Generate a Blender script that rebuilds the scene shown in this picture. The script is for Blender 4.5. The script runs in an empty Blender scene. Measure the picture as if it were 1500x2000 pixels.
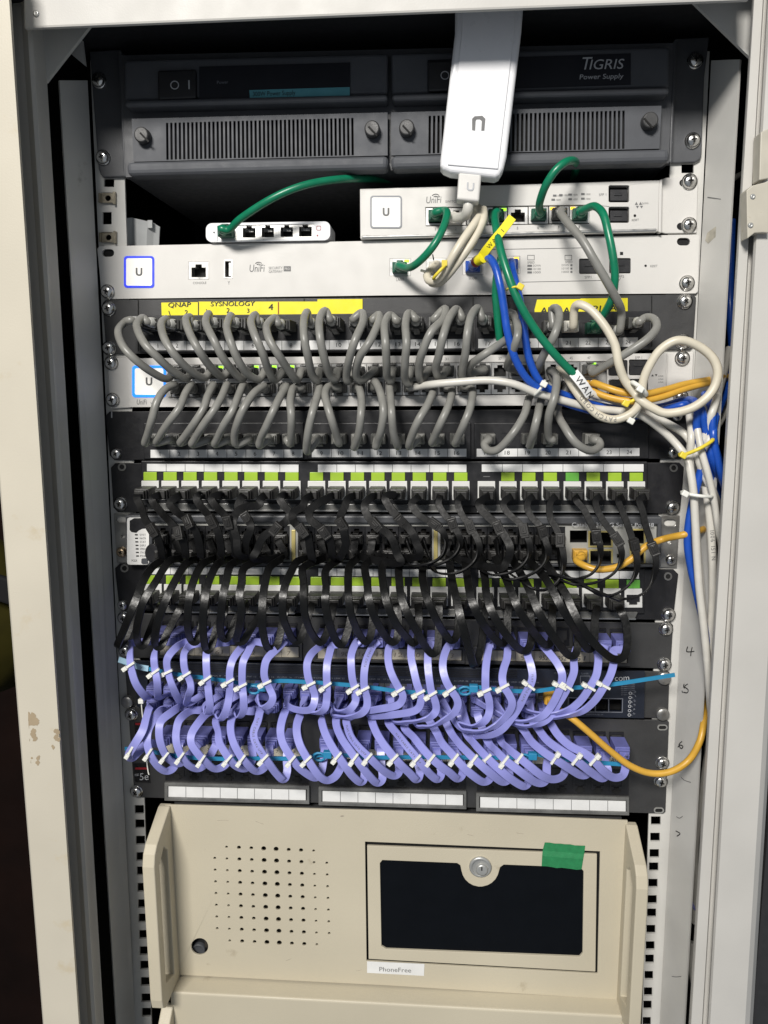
import bpy, math, random
from mathutils import Vector, Matrix, Euler
from mathutils.geometry import tessellate_polygon
random.seed(7)
scn = bpy.context.scene
COL = scn.collection
MM = 0.001
# ------------------------------------------------------------------ camera
F = 1500.0
CAM = Vector((41.5, -641.6, -115.1))
ROT = Euler((math.radians(80.67), math.radians(0.28), math.radians(4.16)), "XYZ").to_matrix()
cd = bpy.data.cameras.new('camera'); co = bpy.data.objects.new('camera', cd); COL.objects.link(co)
cd.sensor_fit = 'VERTICAL'; cd.sensor_height = 36; cd.sensor_width = 27; cd.lens = F/2000*36
cd.clip_start = 0.01; cd.clip_end = 50
co.location = CAM*MM; co.rotation_euler = ROT.to_euler()
scn.camera = co

def P(x, y, d=0.0):
    """photo pixel (1500x2000) on the plane d mm in front of the rack's mounting plane -> world mm"""
    v = ROT @ Vector(((x-750)/F, -(y-1000)/F, -1))
    t = (-d - CAM.y)/v.y
    return CAM + v*t
def PXMM(x, y, d=0):           # mm per pixel
    return (P(x+1, y, d)-P(x, y, d)).length

# ------------------------------------------------------------------ materials
def mat(name, col, rough=.5, metal=0.0, var=.08, ns=60, bump=0.0, bs=400, spec=.5, coat=0.0, emit=None, es=0, stain=None, sscale=14, sth=.62, aniso=False, trans=0):
    m = bpy.data.materials.new(name); m.use_nodes = True
    nt = m.node_tree; b = nt.nodes['Principled BSDF']
    b.inputs['Base Color'].default_value = (*col, 1); b.inputs['Roughness'].default_value = rough
    b.inputs['Metallic'].default_value = metal; b.inputs['Specular IOR Level'].default_value = spec
    b.inputs['Coat Weight'].default_value = coat
    if trans: b.inputs['Transmission Weight'].default_value = trans
    geo = nt.nodes.new('ShaderNodeNewGeometry')
    n = nt.nodes.new('ShaderNodeTexNoise'); n.inputs['Scale'].default_value = ns; n.inputs['Detail'].default_value = 5
    nt.links.new(geo.outputs['Position'], n.inputs['Vector'])
    r = nt.nodes.new('ShaderNodeMapRange'); r.inputs['From Min'].default_value = .3; r.inputs['From Max'].default_value = .7
    r.inputs['To Min'].default_value = 1-var; r.inputs['To Max'].default_value = 1+var
    nt.links.new(n.outputs['Fac'], r.inputs['Value'])
    mx = nt.nodes.new('ShaderNodeMix'); mx.data_type = 'RGBA'; mx.blend_type = 'MULTIPLY'; mx.inputs['Factor'].default_value = 1
    mx.inputs['A'].default_value = (*col, 1); nt.links.new(r.outputs['Result'], mx.inputs['B'])
    out = mx.outputs['Result']
    if stain:
        n2 = nt.nodes.new('ShaderNodeTexNoise'); n2.inputs['Scale'].default_value = sscale; n2.inputs['Detail'].default_value = 9; n2.inputs['Roughness'].default_value = .65
        nt.links.new(geo.outputs['Position'], n2.inputs['Vector'])
        r2 = nt.nodes.new('ShaderNodeMapRange'); r2.inputs['From Min'].default_value = sth; r2.inputs['From Max'].default_value = sth+.09
        nt.links.new(n2.outputs['Fac'], r2.inputs['Value'])
        m2 = nt.nodes.new('ShaderNodeMix'); m2.data_type = 'RGBA'; nt.links.new(r2.outputs['Result'], m2.inputs['Factor'])
        nt.links.new(out, m2.inputs['A']); m2.inputs['B'].default_value = (*stain, 1); out = m2.outputs['Result']
    nt.links.new(out, b.inputs['Base Color'])
    r3 = nt.nodes.new('ShaderNodeMapRange'); r3.inputs['From Min'].default_value = .3; r3.inputs['From Max'].default_value = .7
    r3.inputs['To Min'].default_value = max(.02, rough-.07); r3.inputs['To Max'].default_value = min(1, rough+.09)
    n3 = nt.nodes.new('ShaderNodeTexNoise'); n3.inputs['Scale'].default_value = ns*2.7; n3.inputs['Detail'].default_value = 6
    nt.links.new(geo.outputs['Position'], n3.inputs['Vector']); nt.links.new(n3.outputs['Fac'], r3.inputs['Value'])
    nt.links.new(r3.outputs['Result'], b.inputs['Roughness'])
    if bump:
        bn = nt.nodes.new('ShaderNodeBump'); bn.inputs['Strength'].default_value = bump; bn.inputs['Distance'].default_value = .0004
        n4 = nt.nodes.new('ShaderNodeTexNoise'); n4.inputs['Scale'].default_value = bs; n4.inputs['Detail'].default_value = 4
        nt.links.new(geo.outputs['Position'], n4.inputs['Vector']); nt.links.new(n4.outputs['Fac'], bn.inputs['Height'])
        nt.links.new(bn.outputs['Normal'], b.inputs['Normal'])
    if emit:
        b.inputs['Emission Color'].default_value = (*emit, 1); b.inputs['Emission Strength'].default_value = es
    return m
M = {}
M['cream'] = mat('cream_paint', (.53, .49, .405), .45, var=.06, ns=9, bump=.25, bs=900, stain=(.50, .44, .33), sscale=26, sth=.60, spec=.3)
M['frame'] = mat('frame_paint', (.52, .505, .475), .45, spec=.3, var=.06, ns=12, bump=.2, bs=900)
M['rail'] = mat('rail_paint', (.60, .59, .56), .38, var=.06, ns=20, bump=.2, bs=900, stain=(.36, .35, .32), sscale=22, sth=.66)
M['zinc'] = mat('zinc_rail', (.50, .50, .48), .35, metal=.6, var=.12, ns=90)
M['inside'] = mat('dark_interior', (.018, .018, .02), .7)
M['psu'] = mat('graphite_plastic', (.082, .086, .096), .55, spec=.3, var=.10, ns=40, bump=.35, bs=1500)
M['psuear'] = mat('graphite_ear', (.068, .071, .078), .45, bump=.3, bs=1500)
M['black'] = mat('black_enamel', (.012, .012, .014), .42, var=.25, ns=70, bump=.2, bs=1500)
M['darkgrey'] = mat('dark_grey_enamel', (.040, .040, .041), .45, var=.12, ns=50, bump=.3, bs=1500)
M['navy'] = mat('navy_enamel', (.014, .018, .030), .40, var=.15, ns=50, bump=.2, bs=1500)
M['hole'] = mat('black_hole', (.004, .004, .004), .8)
M['silver'] = mat('silver_powder_coat', (.62, .605, .58), .5, spec=.3, metal=.1, var=.03, ns=25, bump=.3, bs=2600)
M['silver2'] = mat('silver_dull_switch', (.55, .54, .52), .36, metal=.15, var=.04, ns=25, bump=.3, bs=2600)
M['chrome'] = mat('nickel_screw', (.72, .71, .69), .20, metal=1, var=.12, ns=500)
M['steel'] = mat('port_steel', (.60, .59, .57), .34, metal=.9, var=.08, ns=60)
M['greyface'] = mat('dull_grey_face', (.33, .33, .31), .45, var=.08, ns=40)
M['zincear'] = mat('galvanised_ear', (.36, .355, .34), .35, metal=.8, var=.25, ns=60)
M['gcable'] = mat('grey_cable_jacket', (.225, .222, .205), .36, var=.10, ns=110, bump=.12, bs=500)
M['gboot'] = mat('grey_boot', (.17, .168, .155), .42, var=.15, ns=140, bump=.1)
M['gboot2'] = mat('dark_grey_boot', (.050, .050, .048), .42, var=.2, ns=140)
M['collar'] = mat('boot_collar', (.42, .42, .40), .35, var=.15, ns=200)
M['bcable'] = mat('black_flat_cable', (.004, .004, .004), .34, var=.3, ns=150, bump=.4, bs=420, spec=.34)
M['bplug'] = mat('black_plug', (.020, .019, .018), .45, var=.2, ns=150, bump=.2)
M['pcable'] = mat('violet_flat_cable', (.27, .28, .64), .36, var=.05, ns=60, bump=.10, bs=600)
M['pplug'] = mat('violet_plug', (.15, .16, .42), .42, var=.1, ns=120, bump=.1)
M['green'] = mat('green_cable_jacket', (.004, .17, .085), .33, var=.10, ns=90)
M['greendk'] = mat('green_boot', (.006, .085, .05), .45, var=.12, ns=90)
M['blue'] = mat('blue_cable_jacket', (.012, .075, .42), .32, var=.10, ns=90)
M['white'] = mat('white_cable_jacket', (.60, .58, .53), .36, var=.07, ns=90)
M['ivory'] = mat('ivory_cable_jacket', (.62, .57, .46), .38, var=.07, ns=90)
M['yellow'] = mat('yellow_cable_jacket', (.62, .35, .045), .38, var=.07, ns=90)
M['tie'] = mat('white_nylon_tie', (.78, .78, .72), .38, var=.04, ns=200)
M['ytie'] = mat('yellow_nylon_tie', (.75, .60, .05), .4)
M['strap'] = mat('blue_nylon_strap', (.025, .23, .42), .4, var=.08, ns=120)
M['strap2'] = mat('pale_blue_tag', (.38, .58, .72), .35)
M['label'] = mat('paper_label', (.74, .74, .73), .6, var=.05, ns=70, bump=.15, bs=300)
M['label2'] = mat('aged_paper_label', (.66, .60, .48), .6, var=.08, ns=50, bump=.15, bs=300)
M['clear'] = mat('dusty_clear_strip', (.14, .14, .135), .25, var=.25, ns=90)
M['limetab'] = mat('lime_tab', (.34, .52, .035), .4, var=.07, ns=60)
M['greentab'] = mat('green_tab', (.13, .42, .06), .4, var=.07, ns=60)
M['jack'] = mat('white_jack', (.68, .68, .66), .42, var=.05)
M['tape'] = mat('yellow_label_tape', (.85, .74, .02), .38, var=.03)
M['ink'] = mat('black_ink', (.012, .012, .012), .6)
M['brownink'] = mat('brown_ink', (.30, .10, .01), .6)
M['print'] = mat('grey_print', (.14, .14, .14), .6)
M['lprint'] = mat('light_print', (.45, .46, .48), .6)
M['dprint'] = mat('dim_print', (.16, .17, .20), .6)
M['pencil'] = mat('pencil_mark', (.32, .28, .22), .7)
M['cyan'] = mat('teal_label', (.10, .31, .36), .7, spec=.2)
M['window'] = mat('smoked_window', (.016, .017, .022), .45, spec=.2)
M['glow'] = mat('lit_logo_field', (.9, .88, .84), .3, emit=(1, .97, .9), es=.25)
M['logow'] = mat('white_logo_field', (.85, .84, .82), .3)
M['glowblue'] = mat('blue_light_ring', (.02, .05, .6), .3, emit=(.05, .07, 1), es=.55)
M['glowcyan'] = mat('azure_light_ring', (.02, .2, .9), .3, emit=(.03, .28, 1), es=.9)
M['greyring'] = mat('grey_logo_ring', (.22, .23, .25), .4)
M['ledg'] = mat('green_led', (.1, .6, .02), .3, emit=(.35, 1, .03), es=2.2)
M['leda'] = mat('amber_led', (.7, .4, .02), .3, emit=(1, .55, .03), es=2.0)
M['beige'] = mat('beige_server_paint', (.53, .48, .37), .45, spec=.35, var=.06, ns=7, bump=.35, bs=1200, stain=(.40, .345, .25), sscale=38, sth=.66)
M['beigedark'] = mat('server_window', (.004, .005, .007), .55, spec=.06)
M['wplastic'] = mat('white_plastic', (.78, .78, .80), .32, var=.02)
M['gtape'] = mat('green_cloth_tape', (.02, .21, .075), .55, var=.12, ns=220, bump=.5, bs=900)
M['sticker'] = mat('black_sticker', (.012, .012, .013), .3)
M['red'] = mat('red_print', (.30, .012, .02), .5)
M['bcable_shade'] = mat('shaded_black_flat_cable', (.004, .004, .0042), .5, var=.3, ns=150, bump=.4, bs=420, spec=.25)  # shade put into the material: duller black cable copy for the upper row
M['gold'] = mat('brass_divider', (.50, .42, .16), .4, metal=.2)
M['brass'] = mat('brass_screw', (.55, .42, .28), .25, metal=1)
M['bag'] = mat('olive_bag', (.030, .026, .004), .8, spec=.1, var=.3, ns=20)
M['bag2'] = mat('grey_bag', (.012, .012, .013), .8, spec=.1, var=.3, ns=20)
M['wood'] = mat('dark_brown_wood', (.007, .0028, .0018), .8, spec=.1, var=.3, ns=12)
M['card'] = mat('translucent_plastic', (.42, .43, .43), .4, var=.1)
M['cagenut'] = mat('cage_nut_steel', (.32, .29, .23), .35, metal=.9, var=.2, ns=200)

# ------------------------------------------------------------------ mesh helpers (mm in, metres out)
class MB:
    def __init__(s): s.v = []; s.f = []; s.mi = []; s.sm = []; s.sharp = []
    def add(s, vs, fs, mi=0, smooth=False):
        o = len(s.v); s.v += [Vector(q) for q in vs]
        for f in fs: s.f.append([i+o for i in f]); s.mi.append(mi); s.sm.append(smooth)
    def prism(s, front, back, mi=0):
        n = len(front); vs = list(front)+list(back)
        s.add(vs, [list(range(n)), list(range(2*n-1, n-1, -1))]+[[i, i+n, (i+1) % n+n, (i+1) % n] for i in range(n)], mi)
    def pp(s, pix, d1, d0, mi=0):              # pixel polygon at depth d1, pushed straight back to d0
        a = [P(x, y, d1) for x, y in pix]
        s.prism(a, [Vector((q.x, -d0, q.z)) for q in a], mi)
    def rect(s, x0, y0, x1, y1, d1, d0, mi=0, tilt=0):
        s.pp([(x0, y0), (x1, y0+tilt), (x1, y1+tilt), (x0, y1)], d1, d0, mi)
    def plate(s, outer, holes, d1, d0, mi=0):  # with real openings
        loops = [[P(x, y, d1) for x, y in outer]]+[[P(x, y, d1) for x, y in h] for h in holes]
        flat = [q for l in loops for q in l]
        tris = tessellate_polygon([[Vector((q.x, q.z, 0)) for q in l] for l in loops])
        n = len(flat); vs = flat+[Vector((q.x, -d0, q.z)) for q in flat]
        fs = []
        for t in tris:
            a, b, c = [flat[i] for i in t]
            cr = (b-a).cross(c-a)
            t = list(t) if cr.y < 0 else list(reversed(t))
            fs.append(t); fs.append([i+n for i in reversed(t)])
        o = 0
        for l in loops:
            k = len(l)
            for i in range(k): fs.append([o+i, o+i+n, o+(i+1) % k+n, o+(i+1) % k])
            o += k
        s.add(vs, fs, mi)
    def box(s, c, sx, sy, sz, mi=0, rot=None, taper=1.0):
        vs = []
        for dx, dy, dz in ((-1, -1, -1), (1, -1, -1), (1, -1, 1), (-1, -1, 1), (-1, 1, -1), (1, 1, -1), (1, 1, 1), (-1, 1, 1)):
            k = taper if dy < 0 else 1
            q = Vector((dx*sx/2*k, dy*sy/2, dz*sz/2*k))
            if rot: q = rot @ q
            vs.append(q+Vector(c))
        s.add(vs, [[0, 1, 2, 3], [5, 4, 7, 6], [4, 0, 3, 7], [1, 5, 6, 2], [3, 2, 6, 7], [4, 5, 1, 0]], mi)
    def tube(s, pts, r, n=10, mi=0, cap=True):
        pts = [Vector(p) for p in pts]; N = len(pts)
        rr = r if isinstance(r, (list, tuple)) else [r]*N
        up = None; vs = []
        for i, p in enumerate(pts):
            t = (pts[min(i+1, N-1)]-pts[max(i-1, 0)]).normalized()
            if up is None: up = Vector((0, 0, 1)) if abs(t.z) < .9 else Vector((1, 0, 0))
            a = (up-t*up.dot(t)).normalized(); b = t.cross(a); up = a
            for k in range(n):
                an = 2*math.pi*k/n; vs.append(p+(a*math.cos(an)+b*math.sin(an))*rr[i])
        fs = [[i*n+k, i*n+(k+1) % n, (i+1)*n+(k+1) % n, (i+1)*n+k] for i in range(N-1) for k in range(n)]
        s.add(vs, fs, mi, True)
        if cap: s.add(vs[:n], [list(range(n-1, -1, -1))], mi); s.add(vs[-n:], [list(range(n))], mi)
    def ribbon(s, pts, tw, w, t, mi=0):
        N = len(pts); vs = []; pw = None
        for i, p in enumerate(pts):
            tg = (pts[min(i+1, N-1)]-pts[max(i-1, 0)]).normalized()
            view = (CAM*0+Vector((0, -1, 0)))
            wd = tg.cross(view)
            if wd.length < .25 and pw is not None: wd = pw-tg*pw.dot(tg)
            wd.normalize()
            if pw is not None:
                if wd.dot(pw) < 0: wd = -wd
                wd = (wd*.55+pw*.45); wd = (wd-tg*wd.dot(tg)).normalized()
            pw = wd
            a = math.radians(tw[i]); nn = wd.cross(tg)
            w2 = wd*math.cos(a)+nn*math.sin(a); n2 = w2.cross(tg).normalized()
            for (sx, sz) in ((-.5, .2), (-.465, .5), (.465, .5), (.5, .2), (.5, -.2), (.465, -.5), (-.465, -.5), (-.5, -.2)):
                vs.append(p+w2*w*sx+n2*t*sz)
        n = 8; o_ = len(s.v)
        s.sharp += [(o_+i*n+k, o_+(i+1)*n+k) for i in range(N-1) for k in (1, 2, 5, 6)]
        fs = [[i*n+k, i*n+(k+1) % n, (i+1)*n+(k+1) % n, (i+1)*n+k] for i in range(N-1) for k in range(n)]
        s.add(vs, fs, mi, True)
        s.add(vs[:n], [list(range(n-1, -1, -1))], mi); s.add(vs[-n:], [list(range(n))], mi)
    def lathe(s, c, prof, n=20, mi=0, axis=None):    # prof: (r, out) out = towards the viewer (-y)
        vs = []
        for r, o in prof:
            for k in range(n):
                a = 2*math.pi*k/n; q = Vector((r*math.cos(a), -o, r*math.sin(a)))
                if axis: q = axis @ q
                vs.append(Vector(c)+q)
        fs = [[i*n+k, i*n+(k+1) % n, (i+1)*n+(k+1) % n, (i+1)*n+k] for i in range(len(prof)-1) for k in range(n)]
        s.add(vs, fs, mi, True)
        s.add(vs[-n:], [list(range(n))], mi)
    def build(s, name, mats, parent=None, origin=None, bevel=0.0, seg=2, loc=None):
        me = bpy.data.meshes.new(name)
        org = Vector(origin) if origin is not None else Vector((0, 0, 0))
        if parent is not None and origin is None: org = Vector(parent['org'])
        me.from_pydata([(q-org)*MM for q in s.v], [], s.f); 
        for m in (mats if isinstance(mats, (list, tuple)) else [mats]): me.materials.append(m)
        me.polygons.foreach_set('material_index', s.mi); me.polygons.foreach_set('use_smooth', s.sm)
        import bmesh
        bm = bmesh.new(); bm.from_mesh(me)
        if s.sharp:
            bm.verts.ensure_lookup_table()
            for i, j in s.sharp:
                e = bm.edges.get((bm.verts[i], bm.verts[j]))
                if e: e.smooth = False
        bmesh.ops.recalc_face_normals(bm, faces=bm.faces)
        bm.to_mesh(me); bm.free(); me.update()
        o = bpy.data.objects.new(name, me); COL.objects.link(o)
        if bevel:
            b = o.modifiers.new('bevel', 'BEVEL'); b.width = bevel*MM; b.segments = seg; b.limit_method = 'ANGLE'; b.angle_limit = math.radians(50)
        o['org'] = list(org)
        if parent is not None: o.parent = parent
        else: o.location = org*MM
        return o
def thing(name, label, cat, org, group=None):
    o = bpy.data.objects.new(name, None); COL.objects.link(o); o.empty_display_size = .01
    o.location = Vector(org)*MM; o['org'] = list(org); o['label'] = label; o['category'] = cat
    if group: o['group'] = group
    return o
def shared(mesh_obj_data, name, parent, at, rot=None, scale=None):   # another copy of a modelled part
    o = bpy.data.objects.new(name, mesh_obj_data); COL.objects.link(o); o.parent = parent
    o.location = (Vector(at)-Vector(parent['org']))*MM
    if rot is not None: o.rotation_euler = rot
    if scale is not None: o.scale = scale
    o['org'] = list(Vector(at))
    return o
def rr(x0, y0, x1, y1, r, n=4, tilt=0):          # rounded rectangle in pixels
    pts = []
    for cx, cy, a0 in ((x1-r, y0+r, -90), (x1-r, y1-r, 0), (x0+r, y1-r, 90), (x0+r, y0+r, 180)):
        for k in range(n+1):
            a = math.radians(a0+90*k/n); X = cx+r*math.cos(a); pts.append((X, cy+r*math.sin(a)+tilt*(X-x0)/(x1-x0)))
    return pts
def circ(x, y, r, n=14, e=1.0): return [(x+r*math.cos(2*math.pi*k/n), y+r*e*math.sin(2*math.pi*k/n)) for k in range(n)]
_tc = {}
def text(parent, s, A, B, h, d, m, name='printed_text', shear=0.0, keep=None):
    """flat print: baseline from pixel A to pixel B, capitals h pixels high"""
    if s not in _tc:
        cu = bpy.data.curves.new('t', 'FONT'); cu.body = s; cu.resolution_u = 3
        to = bpy.data.objects.new('t', cu)
        me = bpy.data.meshes.new_from_object(to)
        _tc[s] = ([v.co.copy() for v in me.vertices], [list(p.vertices) for p in me.polygons])
        bpy.data.objects.remove(to); bpy.data.curves.remove(cu); bpy.data.meshes.remove(me)
    vs, fs = _tc[s]
    x0 = min(v.x for v in vs); x1 = max(v.x for v in vs)
    a = P(*A, d); b = P(*B, d); L = (b-a).length; ux = (b-a).normalized(); uy = Vector((-ux.z, 0, ux.x))
    if uy.z < 0 and abs(ux.x) > abs(ux.z): uy = -uy
    sy = h*PXMM(*A, d)/.73
    if len(s) == 1 and L > 1.25*(x1-x0)*sy:
        nl = 1.1*(x1-x0)*sy; a = a+ux*(L-nl)/2; L = nl
    out = []
    for v in vs:
        out.append(a+ux*((v.x-x0)/(x1-x0)*L+shear*v.y*sy)+uy*v.y*sy)
    mb = MB(); mb.add(out, fs); return mb.build(name, m, parent)
def smooth_path(pts, n=7):
    """Catmull-Rom through 3-D points"""
    out = []; N = len(pts)
    for i in range(N-1):
        p0, p1, p2, p3 = pts[max(i-1, 0)], pts[i], pts[i+1], pts[min(i+2, N-1)]
        for k in range(n):
            t = k/n
            out.append(.5*((2*p1)+(-p0+p2)*t+(2*p0-5*p1+4*p2-p3)*t*t+(-p0+3*p1-3*p2+p3)*t**3))
    out.append(pts[-1]); return out
def interp(prof, t):
    for (a, va), (b, vb) in zip(prof, prof[1:]):
        if t <= b: return va+(vb-va)*(t-a)/(b-a)
    return prof[-1][1]
def path3(pix, prof, dd=0):
    L = [0]
    for a, b in zip(pix, pix[1:]): L.append(L[-1]+math.hypot(b[0]-a[0], b[1]-a[1]))
    res = []
    for q, l in zip(pix, L):
        d = q[2] if len(q) > 2 and q[2] is not None else interp(prof, l/L[-1])+dd
        if q[1] > 780 and q[0] > 1389-.0532*(q[1]-118)-6 and q[0] < 1447-.0589*(q[1]-116)+2 and d > 2: d = max(d, 47)
        res.append(P(q[0], q[1], d))
    return res

# shared part meshes -------------------------------------------------
def proto(mb, name, mats, bevel=0):
    o = mb.build(name, mats, None, origin=(0, 0, 0))
    if bevel:
        b = o.modifiers.new('b', 'BEVEL'); b.width = bevel*MM; b.segments = 2; b.limit_method = 'ANGLE'; b.angle_limit = math.radians(40)
        dg = bpy.context.evaluated_depsgraph_get(); me = bpy.data.meshes.new_from_object(o.evaluated_get(dg)); me.name = name
    else: me = o.data
    bpy.data.objects.remove(o); return me
mb = MB(); mb.lathe((0, 0, 0), [(6.0, 0), (6.0, 1.0), (5.3, 1.2), (5.2, 1.4), (5.1, 2.2), (4.6, 3.2), (3.6, 4.0), (2.2, 4.45), (.9, 4.55)], 24)
for a in (0, 90):
    mb.box((0, -4.5, 0), 4.2 if a == 0 else 1.1, .5, 1.1 if a == 0 else 4.2, 1)
SCREW = proto(mb, 'screw', [M['chrome'], M['hole']])
mb = MB(); mb.lathe((0, 0, 0), [(4.6, 0), (4.5, 1.6), (3.8, 2.8), (2.4, 3.5), (.8, 3.7)], 22)
for a in (0, 90):
    mb.box((0, -3.6, 0), 3.4 if a == 0 else .9, .5, .9 if a == 0 else 3.4, 1)
SCREWS = proto(mb, 'screw', [M['chrome'], M['hole']])
SCREWB = SCREWS.copy(); SCREWB.materials[0] = M['brass']
def plug_mesh(name, mats, w=11.6, h=8.4, L=18, boot=True, ridges=True, latch=1):
    # front end at y=0 (cable exit), body runs back to +L
    mb = MB()
    mb.box((0, L*.62, 0), w, L*.76, h)
    mb.box((0, L*.22, 0), w*.86, L*.5, h*.9, 0, None, .78)
    if ridges:
        for k in range(3): mb.box((0, L*(.12+.13*k), 0), w*(.86+.04*k), 1.1, h*(.9+.05*k))
    if latch:
        mb.box((0, L*.55, latch*(h/2+1.3)), w*.42, L*.6, 1.2, 0, Matrix.Rotation(.16*latch, 3, 'X'))
    if boot:
        mb.lathe((0, 1, 0), [(4.1, -1), (4.1, 1.8), (3.6, 4.6), (3.1, 5.0)], 14, 1)
    return proto(mb, name, mats, .5)
PLUG = {
 'gU': plug_mesh('plug', [M['gboot2'], M['collar']], latch=-1, L=20),
 'gS': plug_mesh('plug', [M['gboot2'], M['gboot']], latch=1, L=14),
 'gS2': plug_mesh('plug', [M['gboot2'], M['gboot']], latch=-1, L=14),
 'gL': plug_mesh('plug', [M['gboot'], M['gboot']], latch=-1, L=18),
 'gr': plug_mesh('plug', [M['greendk'], M['green']], latch=1, L=14),
 'wh': plug_mesh('plug', [M['white'], M['white']], latch=0, L=16),
 'bl': plug_mesh('plug', [M['blue'], M['blue']], latch=0, L=12),
 'ye': plug_mesh('plug', [M['yellow'], M['yellow']], latch=0, L=14),
 'bk': plug_mesh('plug', [M['bplug'], M['bplug']], w=12.4, h=9, boot=False, latch=0, L=24),
 'bkS': plug_mesh('plug', [M['bplug'], M['bplug']], w=11.6, h=8, boot=False, latch=1, L=16),
 'pu': plug_mesh('plug', [M['pplug'], M['pplug']], w=12.2, h=8.6, boot=False, latch=0, L=26),
 'puS': plug_mesh('plug', [M['pplug'], M['pplug']], w=11.4, h=8.2, boot=False, latch=1, L=22),
}
def tie_mesh(m):
    mb = MB(); mb.box((0, 0, 0), 9.4, 2.2, 1.9); mb.box((-5.2, -.7, 0), 4.4, 3.4, 3.4); mb.box((-5.4, -2.5, 0), 1.4, .5, 1.6)
    return proto(mb, 'cable_tie', [m], .35)
TIE = tie_mesh(M['tie'])
mb = MB(); mb.box((0, 0, 0), 7.2, 4.4, 9.6); mb.box((0, -2.4, 0), 4.2, 1.2, 6.4); mb.box((0, -3.2, .5), 1.4, .8, 4.2); mb.box((0, -.6, -5.6), 6.4, 3.0, 1.8)
BTIE = proto(mb, 'cable_clamp', [M['bplug']], .6)

def screw(parent, x, y, d=2.0, small=False, ang=None, name='screw', brass=False):
    return shared(SCREWB if brass else (SCREWS if small else SCREW), name, parent, P(x, y, d), (0, math.radians(random.uniform(0, 90) if ang is None else ang), 0))

# ================================================================== CABINET
def chassis(parent, y0l, y0r, y1l, y1r, m, depth=260, x0=232, x1=1322, inset=2):
    mb = MB(); a = P(x0, y0l+inset, 0); b = P(x1, y0r+inset, 0); c = P(x1, y1r-inset, 0); e = P(x0, y1l-inset, 0)
    a.x = e.x = min(a.x, e.x, -222) if x0 < 300 else a.x; b.x = c.x = max(b.x, c.x, 222) if x1 > 1200 else b.x
    mb.prism([q+Vector((0, 12, 0)) for q in (a, b, c, e)], [Vector((q.x, depth, q.z)) for q in (a, b, c, e)])
    return mb.build('chassis', m, parent)

cab = thing('rack_cabinet', 'pale grey open network rack cabinet holding all the stacked equipment', 'rack cabinet', P(750, 1990, 0))
# left post: inner face and bevelled front
def strip(mb, L, R, dl, dr, back):           # vertical strip, L/R = (xtop, ytop, xbot, ybot)
    a = P(L[0], L[1], dl); b = P(R[0], R[1], dr); c = P(R[2], R[3], dr); e = P(L[2], L[3], dl)
    mb.prism([a, b, c, e], [q+Vector((0, back, 0)) for q in (a, b, c, e)])
TB = -80; BB = 2120
def xl(x400, x2000, y): return x400+(x2000-x400)*(y-400)/1600
mb = MB()
def sp(x4, x2, d): return [P(xl(x4, x2, TB), TB, d), P(xl(x4, x2, BB), BB, d)]
def loft(mb, rails, mi=0, smooth=True):
    vs = []; 
    for r in rails: vs += r
    mb.add(vs, [[2*i, 2*i+2, 2*i+3, 2*i+1] for i in range(len(rails)-1)], mi, smooth)
def closed_post(mb, rails):
    vs = []
    for r in rails: vs += r
    n = len(rails)
    mb.add(vs, [[2*i, 2*((i+1) % n), 2*((i+1) % n)+1, 2*i+1] for i in range(n)]+[[2*i for i in range(n)], [2*i+1 for i in range(n)][::-1]])
fl = [sp(5, 125, 76), sp(49, 157, 76), sp(66, 172, 77), sp(76, 180, 80), sp(84, 187, 79), sp(88, 190, 76), sp(104, 201, 58)]
b0 = [[q+Vector((0, 60, 0)) for q in fl[0]]]
closed_post(mb, [[Vector((q.x, -56, q.z)) for q in fl[0]]]+fl+[[Vector((q.x, -56, q.z)) for q in fl[-1]]])
mb.build('post', M['frame'], cab)
# cream door edge, left, standing proud of the post
mb = MB()
closed_post(mb, [sp(-45, 84, 60), sp(-45, 84, 118), sp(-42, 86, 121), sp(45, 154, 121), sp(49, 157, 118), sp(49, 157, 88)])
ldoor = mb.build('door', M['cream'], cab); ldoor['label'] = 'cream painted door edge, opened at the left'
# chips and scuffs on it
random.seed(3); CH = mat('chipped_paint', (.33, .26, .17), .6)
for cx, cy, w, h, n, r0 in ((14, 1085, 2.5, 52, 26, 4.5), (27, 1070, 3, 10, 4, 3), (62, 1404, 9, 9, 7, 8), (50, 1430, 3, 24, 12, 6), (66, 1436, 4, 9, 5, 5), (112, 1436, 3, 12, 7, 5), (104, 1462, 2, 5, 3, 3), (66, 1482, 12, 9, 9, 4), (52, 1476, 4, 8, 4, 6), (43, 1290, 1, 13, 6, 2.5), (6, 860, 3, 3, 3, 3)):
    mb = MB()
    for k in range(n):
        x = cx+random.uniform(-w, w); y = cy+random.uniform(-h, h); r = r0*random.uniform(.5, 1.1)
        pts = [(max(x+r*random.uniform(.6, 1.2)*math.cos(t*.6283), xl(-1, 87, y)+1), y+1.3*r*random.uniform(.6, 1.2)*math.sin(t*.6283)) for t in range(10)]
        mb.add([P(a, b, 121.12+.012*k) for a, b in pts], [list(range(10))])
    mb.build('paint_chip', CH, ldoor)
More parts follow.
